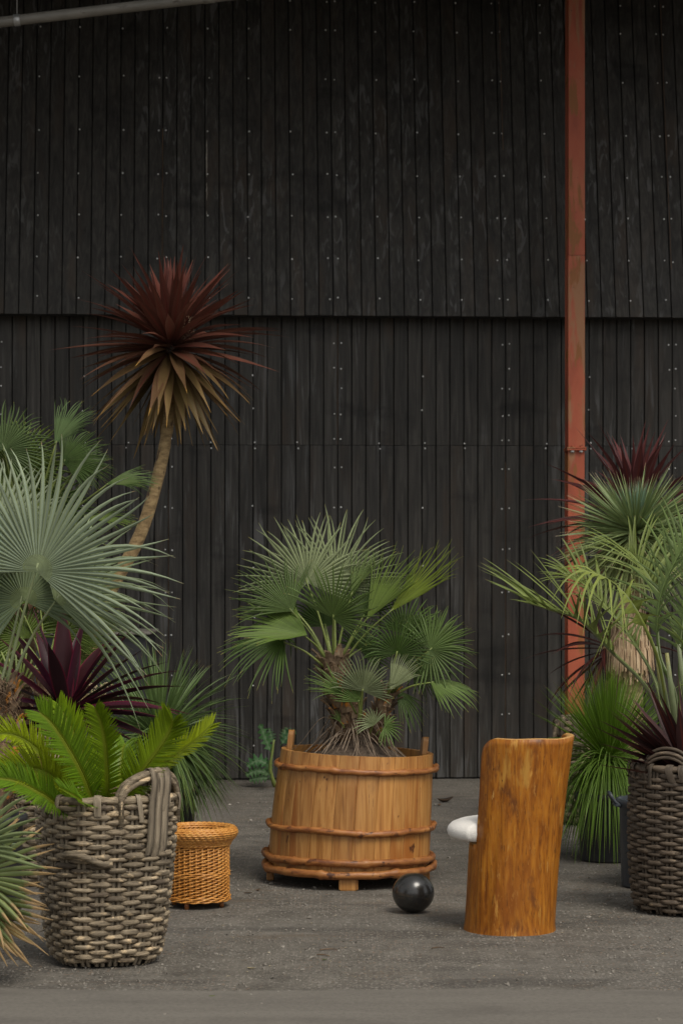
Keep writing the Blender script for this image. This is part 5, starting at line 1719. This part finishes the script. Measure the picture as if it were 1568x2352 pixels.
o = m.build('leaves', YUCCA, yuc, kind='stuff'); o.color = (0.135, 0.220, 0.150, 1)

# pindo palm
FD = 12.0
fbx = pt(1560, 0, FD).x
pot('plant_pot', 'black pot of the feather palm behind the brown basket', fbx, FD, 0.4, 0.17, 0.2, POT_BLACK)
feather = thing('feather_palm', 'grey green feather palm arching over the yucca with long split fronds', 'palm', Vector((fbx, FD, 0.36)))
m = MB(); m.sweep([Vector((fbx, FD, 0.3)), Vector((fbx - 0.01, FD, 0.62))], [0.10, 0.085], 14); m.build('trunk', FIBRE, feather)
fb = lambda dx_, dy_: Vector((fbx + dx_, FD + dy_, 0.62))
FG, FG2, FG3 = (0.165, 0.205, 0.050), (0.225, 0.260, 0.055), (0.130, 0.185, 0.058)
def ff(base, pts, colr, up, ll, **kw):
    kw.setdefault('vee', 28)
    return pinnate(feather, [base] + [z7(x, y, D) for x, y, D in pts], colr, FEATHER, PETIOLE_SILVER, llen=ll, lwid=kw.pop('lwid', 0.0130), rr=kw.pop('rr', 0.0125), up=up, ang0=kw.pop('ang0', 58), ang1=kw.pop('ang1', 28), droop=kw.pop('droop', 0.26), start=kw.pop('start', 0.33), rough=1.2, **kw)
ff(fb(-.04, -.05), [(1330, 1830, 11.8), (1060, 1540, 11.7), (830, 1315, 11.6), (600, 1235, 11.5), (470, 1195, 11.45)], FG, (0.45, -0.25, 1), 0.46, n=34, droop=0.10, start=0.36)
ff(fb(-.03, -.07), [(1440, 1900, 11.7), (1370, 1550, 11.6), (1190, 1180, 11.5), (1010, 1010, 11.4), (820, 950, 11.35)], FG2, (-0.5, -0.6, 0.9), 0.34, n=20, droop=0.85, start=0.5, ang0=75, ang1=20, vee=5, lwid=0.012)
ff(fb(-.02, -.04), [(1500, 1850, 11.8), (1390, 1550, 11.8), (1400, 1150, 11.8), (1560, 800, 11.8), (1700, 620, 11.8)], FG3, (-0.8, -0.5, 0.4), 0.45, n=36, vee=15, start=0.46)
ff(fb(0, 0), [(1540, 1700, 11.95), (1560, 1350, 11.95), (1640, 1000, 12), (1800, 750, 12.0)], FG3, (-0.7, -0.8, 0.2), 0.48, n=36, vee=15, start=0.36)
ff(fb(.02, .03), [(1560, 1700, 12.1), (1490, 1350, 12.2), (1350, 1050, 12.3), (1250, 900, 12.4), (1180, 820, 12.45)], FG, (0.3, -0.9, 0.4), 0.42, n=34, start=0.52)
ff(fb(.03, -.05), [(1640, 1800, 11.6), (1720, 1500, 11.5), (1850, 1300, 11.4), (2000, 1250, 11.3)], FG, (-0.6, -0.5, 0.8), 0.45, n=32, start=0.25)
ff(fb(-.05, 0), [(1380, 1780, 12.1), (1200, 1450, 12.15), (1010, 1210, 12.2), (850, 1050, 12.2), (740, 1000, 12.2)], FG, (0.4, -0.5, 0.9), 0.36, n=34, start=0.35)
for x0, x1, y1 in ((1590, 1475, 1545), (1604, 1500, 1560), (1575, 1527, 1540)):
    m = MB(); m.sweep([fb(-.01 + rnd(-.02, .02), -.08), pt(x1 + 45, y1 + 60, 11.75), pt(x1 + 30, y1 - 60, 11.7)], [0.019, 0.015, 0.009], 8, flat=0.6); m.build('cut_petiole', PETIOLE_SILVER, feather)

# bright green grass tree in black pot
RD = 12.75
rx = pt(1396, 0, RD).x
pot('plant_pot', 'black pot under the bright green grass tree behind the trunk chair', rx, RD, 0.36, 0.145, 0.165, POT_BLACK)
gt = thing('grass_tree', 'bright green grass tree with upright and drooping leaves behind the trunk chair', 'grass tree', Vector((rx, RD, 0.32)), 'grass trees')
gc = pt(1397, 1752, RD)
m = MB(); m.sweep([Vector((rx, RD, 0.3)), gc], [0.06, 0.05], 12); m.build('trunk', FIBRE, gt)
m = MB(); tuft(m, gc, 420, (0.40, 0.53), (42, 88), 0.0062, 0.12, r0=0.02, elpow=1.0)
o = m.build('leaves', GRASSY, gt, kind='stuff'); o.color = (0.120, 0.215, 0.020, 1)
m = MB(); tuft(m, gc, 640, (0.40, 0.62), (-45, 45), 0.0068, 1.0, r0=0.02, segs=9)
o = m.build('leaves', GRASSY, gt, kind='stuff'); o.color = (0.125, 0.215, 0.030, 1)

# slate tub with side handle
hD = 11.72
hx = pt(1492, 0, hD).x
tubp2 = pot('handled_pot', 'slate grey plastic tub with a side handle beside the brown basket', hx, hD, 0.428, 0.135, 0.155, POT_SLATE, fill=0.02, lip=0.010)
m = MB()
c0 = Vector((hx - 0.160, hD - 0.02, 0.405))
m.sweep(smooth_path([c0 + Vector((0.012, -.045, -.012)), c0 + Vector((-0.018, -.045, .012)), c0 + Vector((-0.038, -.04, .045)), c0 + Vector((-0.040, 0, .052)), c0 + Vector((-0.038, .04, .045)), c0 + Vector((-0.018, .045, .012)), c0 + Vector((0.012, .045, -.012))], 22), 0.0085, 8)
m.build('handle', POT_SLATE, tubp2)
m = MB(); m.box(c0 + Vector((-0.006, 0, -0.006)), (0.03, 0.12, 0.012), ch=0.003); m.build('handle_lug', POT_SLATE, tubp2, False)

# brown round basket with dark cordyline
QD = 10.93
qx = pt(1590, 0, QD).x
qb, qr = basket('wicker_basket', 'round dark brown willow basket beside the slate tub, holding a dark cordyline', qx, QD, 0.665, 0.262, 0.272, 33, 24, BROWN_CANE, BROWN_STAKE, sq=2.0, group='willow baskets used as planters', amp=0.0085, th=0.0082, straps=0.6, seg=11)
p1, p2 = qr(R(212), 0.65), qr(R(258), 0.65)
handle_arch(qb, BROWN_CANE, p1, p2, 0.055, Vector((-0.4, -0.9, 0)), 0.008, 5)
m = MB()
rows = [[m.vert(qr(2 * math.pi * k / 40, 0.62, -0.02 - e)) for k in range(40)] for e in (0, 0.1, 0.2)]
m.grid(rows, True); m.face(rows[-1]); m.build('soil', SOIL, qb)
dc = thing('dark_cordyline', 'dark maroon cordyline with stiff sword leaves in the round brown basket', 'cordyline', Vector((qx, QD, 0.63)))
dcc = pt(1578, 1785, QD - 0.08)
m = MB(); m.sweep([Vector((qx, QD, 0.55)), dcc], [0.04, 0.032], 10); m.build('trunk', BARK, dc)
DKM = (0.042, 0.020, 0.019)
specs = [(124 + k * 2.6 + rnd(-2, 2), rnd(-0.5, 0.4), rnd(.40, .50), rnd(.030, .042), rnd(0, .2)) for k in range(15)] + [(88 + k * 4.0 + rnd(-3, 3), rnd(-0.6, 0.5), rnd(.38, .50), rnd(.030, .042), rnd(0, .2)) for k in range(12)] + [(rnd(20, 85), rnd(-0.6, 0.6), rnd(.4, .5), .036, rnd(0, .3)) for k in range(14)] + [(rnd(140, 165), rnd(-0.6, -0.1), rnd(.3, .42), .034, rnd(0, .3)) for k in range(6)]
for ang_, aw, L, W, bd_ in specs:
    d = inpic(ang_, aw)
    k = rnd(0.75, 1.35)
    strap_leaf(dc, dcc + d * 0.015, d, L, W * 1.6, bd_, tuple(x * k for x in DKM), CORDY, 0.5, rnd(-0.5, 0.5), 'lance')
d = inpic(169, -0.15)
strap_leaf(dc, dcc + Vector((-.02, -.06, -.01)), d, 0.44, 0.020, 0.0, (0.05, 0.024, 0.018), CORDY, 0.6, 0.0, 'lance')

# ------------------------------------------------------------------ litter on the ground
def litter(px, py, size, mat, name, label, cat, rot, curl=0.35, group=None):
    D = gz(py)
    c = pt(px, py, D); c.z = 0.002
    m = MB()
    q = Matrix.Rotation(rot, 3, 'Z')
    rows = []
    for i in range(7):
        v = i / 6
        w = size * 0.28 * math.sin(math.pi * (0.06 + 0.9 * v)) ** 0.8
        x = (v - 0.5) * size
        z = 0.002 + curl * size * (v - 0.45) ** 2 + 0.0
        rows.append([m.vert(c + q @ Vector((x, -w, z + curl * w * 0.7)), 0, v), m.vert(c + q @ Vector((x, 0, z)), 0.5, v), m.vert(c + q @ Vector((x, w, z + curl * w * 0.7)), 1, v), m.vert(c + q @ Vector((x, 0, z - 0.0015)), 0.5, v)])
    m.grid(rows, True)
    o = m.build(name, mat, None, at=(c.x, c.y, 0))
    tag(o, label, cat, group)
litter(577, 2226, 0.034, PALE_LITTER, 'wood_chip', 'pale curled wood chip lying alone on the asphalt before the tub', 'chip', -0.5, 0.3)
litter(1022, 1843, 0.11, LITTER, 'fallen_leaf', 'dark curled dead leaf on the asphalt near the wall', 'leaf', 0.3, 0.9, 'fallen leaves on the asphalt')
litter(1008, 1851, 0.05, LITTER, 'fallen_leaf', 'small dark leaf scrap beside the curled dead leaf near the wall', 'leaf', 1.3, 0.5, 'fallen leaves on the asphalt')
litter(745, 2206, 0.020, GREEN_LITTER, 'fallen_leaf', 'tiny green leaf scrap lying by a thin twig', 'leaf', 0.3, 0.3, 'fallen leaves on the asphalt')
litter(487, 2290, 0.022, GREEN_LITTER, 'fallen_leaf', 'yellow green leaf scrap on the smooth concrete apron', 'leaf', 0.1, 0.2, 'fallen leaves on the asphalt')
litter(593, 2047, 0.03, LITTER, 'fallen_leaf', 'small dark leaf between the wicker bin and the tub', 'leaf', 0.9, 0.9, 'fallen leaves on the asphalt')
litter(570, 2052, 0.04, LITTER, 'twig', 'short dark twig between the wicker bin and the tub', 'twig', 0.1, 0.1)
def twig(px, py, L, rot, label):
    D = gz(py); c = pt(px, py, D); c.z = 0.005
    m = MB(); q = Vector((math.cos(rot), math.sin(rot), 0))
    m.sweep(smooth_path([c - q * L / 2, c + Vector((0, 0.006, 0.002)), c + q * L / 2], 7), [0.0022, 0.0026, 0.0028, 0.0026, 0.0024, 0.002, 0.0012], 6)
    tag(m.build('twig', LITTER, None, at=(c.x, c.y, 0)), label, 'twig', 'twigs on the asphalt')
twig(755, 2184, 0.075, 0.15, 'longer thin brown twig on the asphalt in front of the tub')
twig(742, 2197, 0.06, -0.5, 'short bent twig next to the tiny green leaf scrap')
twig(1005, 2180, 0.06, 0.4, 'thin twig on the asphalt between ball and trunk chair')
m = MB()
for k in range(420):
    if random.random() < 0.5:
        px, py = rnd(1090, 1480), rnd(2015, 2085)
    else:
        px, py = rnd(60, 1540), 1830 + 440 * random.random() ** 1.2
    D = gz(py); c = pt(px, py, D); c.z = 0.003
    a = rnd(-0.7, 0.7); L = rnd(0.008, 0.035) * (1 if random.random() < 0.9 else 2)
    q = Vector((math.cos(a), math.sin(a), 0)); s = Vector((-q.y, q.x, 0))
    m.ribbon([c - q * L / 2, c + UPV * rnd(0.001, 0.005), c + q * L / 2 + UPV * rnd(0, .003)], [0.001, rnd(0.002, 0.006), 0.001], s, UPV, 0.3)
m.build('plant_litter', LITTER, smooth=False, kind='stuff')
m = MB()
for k in range(150):
    px, py = rnd(60, 1540), 1850 + 400 * random.random()
    D = gz(py); c = pt(px, py, D); c.z = 0.003
    a = rnd(-0.9, 0.9); L = rnd(0.006, 0.022)
    q = Vector((math.cos(a), math.sin(a), 0)); s = Vector((-q.y, q.x, 0))
    m.ribbon([c - q * L / 2, c + UPV * rnd(0.001, 0.004), c + q * L / 2], [0.001, rnd(0.002, 0.006), 0.001], s, UPV, 0.3)
m.build('straw_litter', PALE_LITTER, smooth=False, kind='stuff')
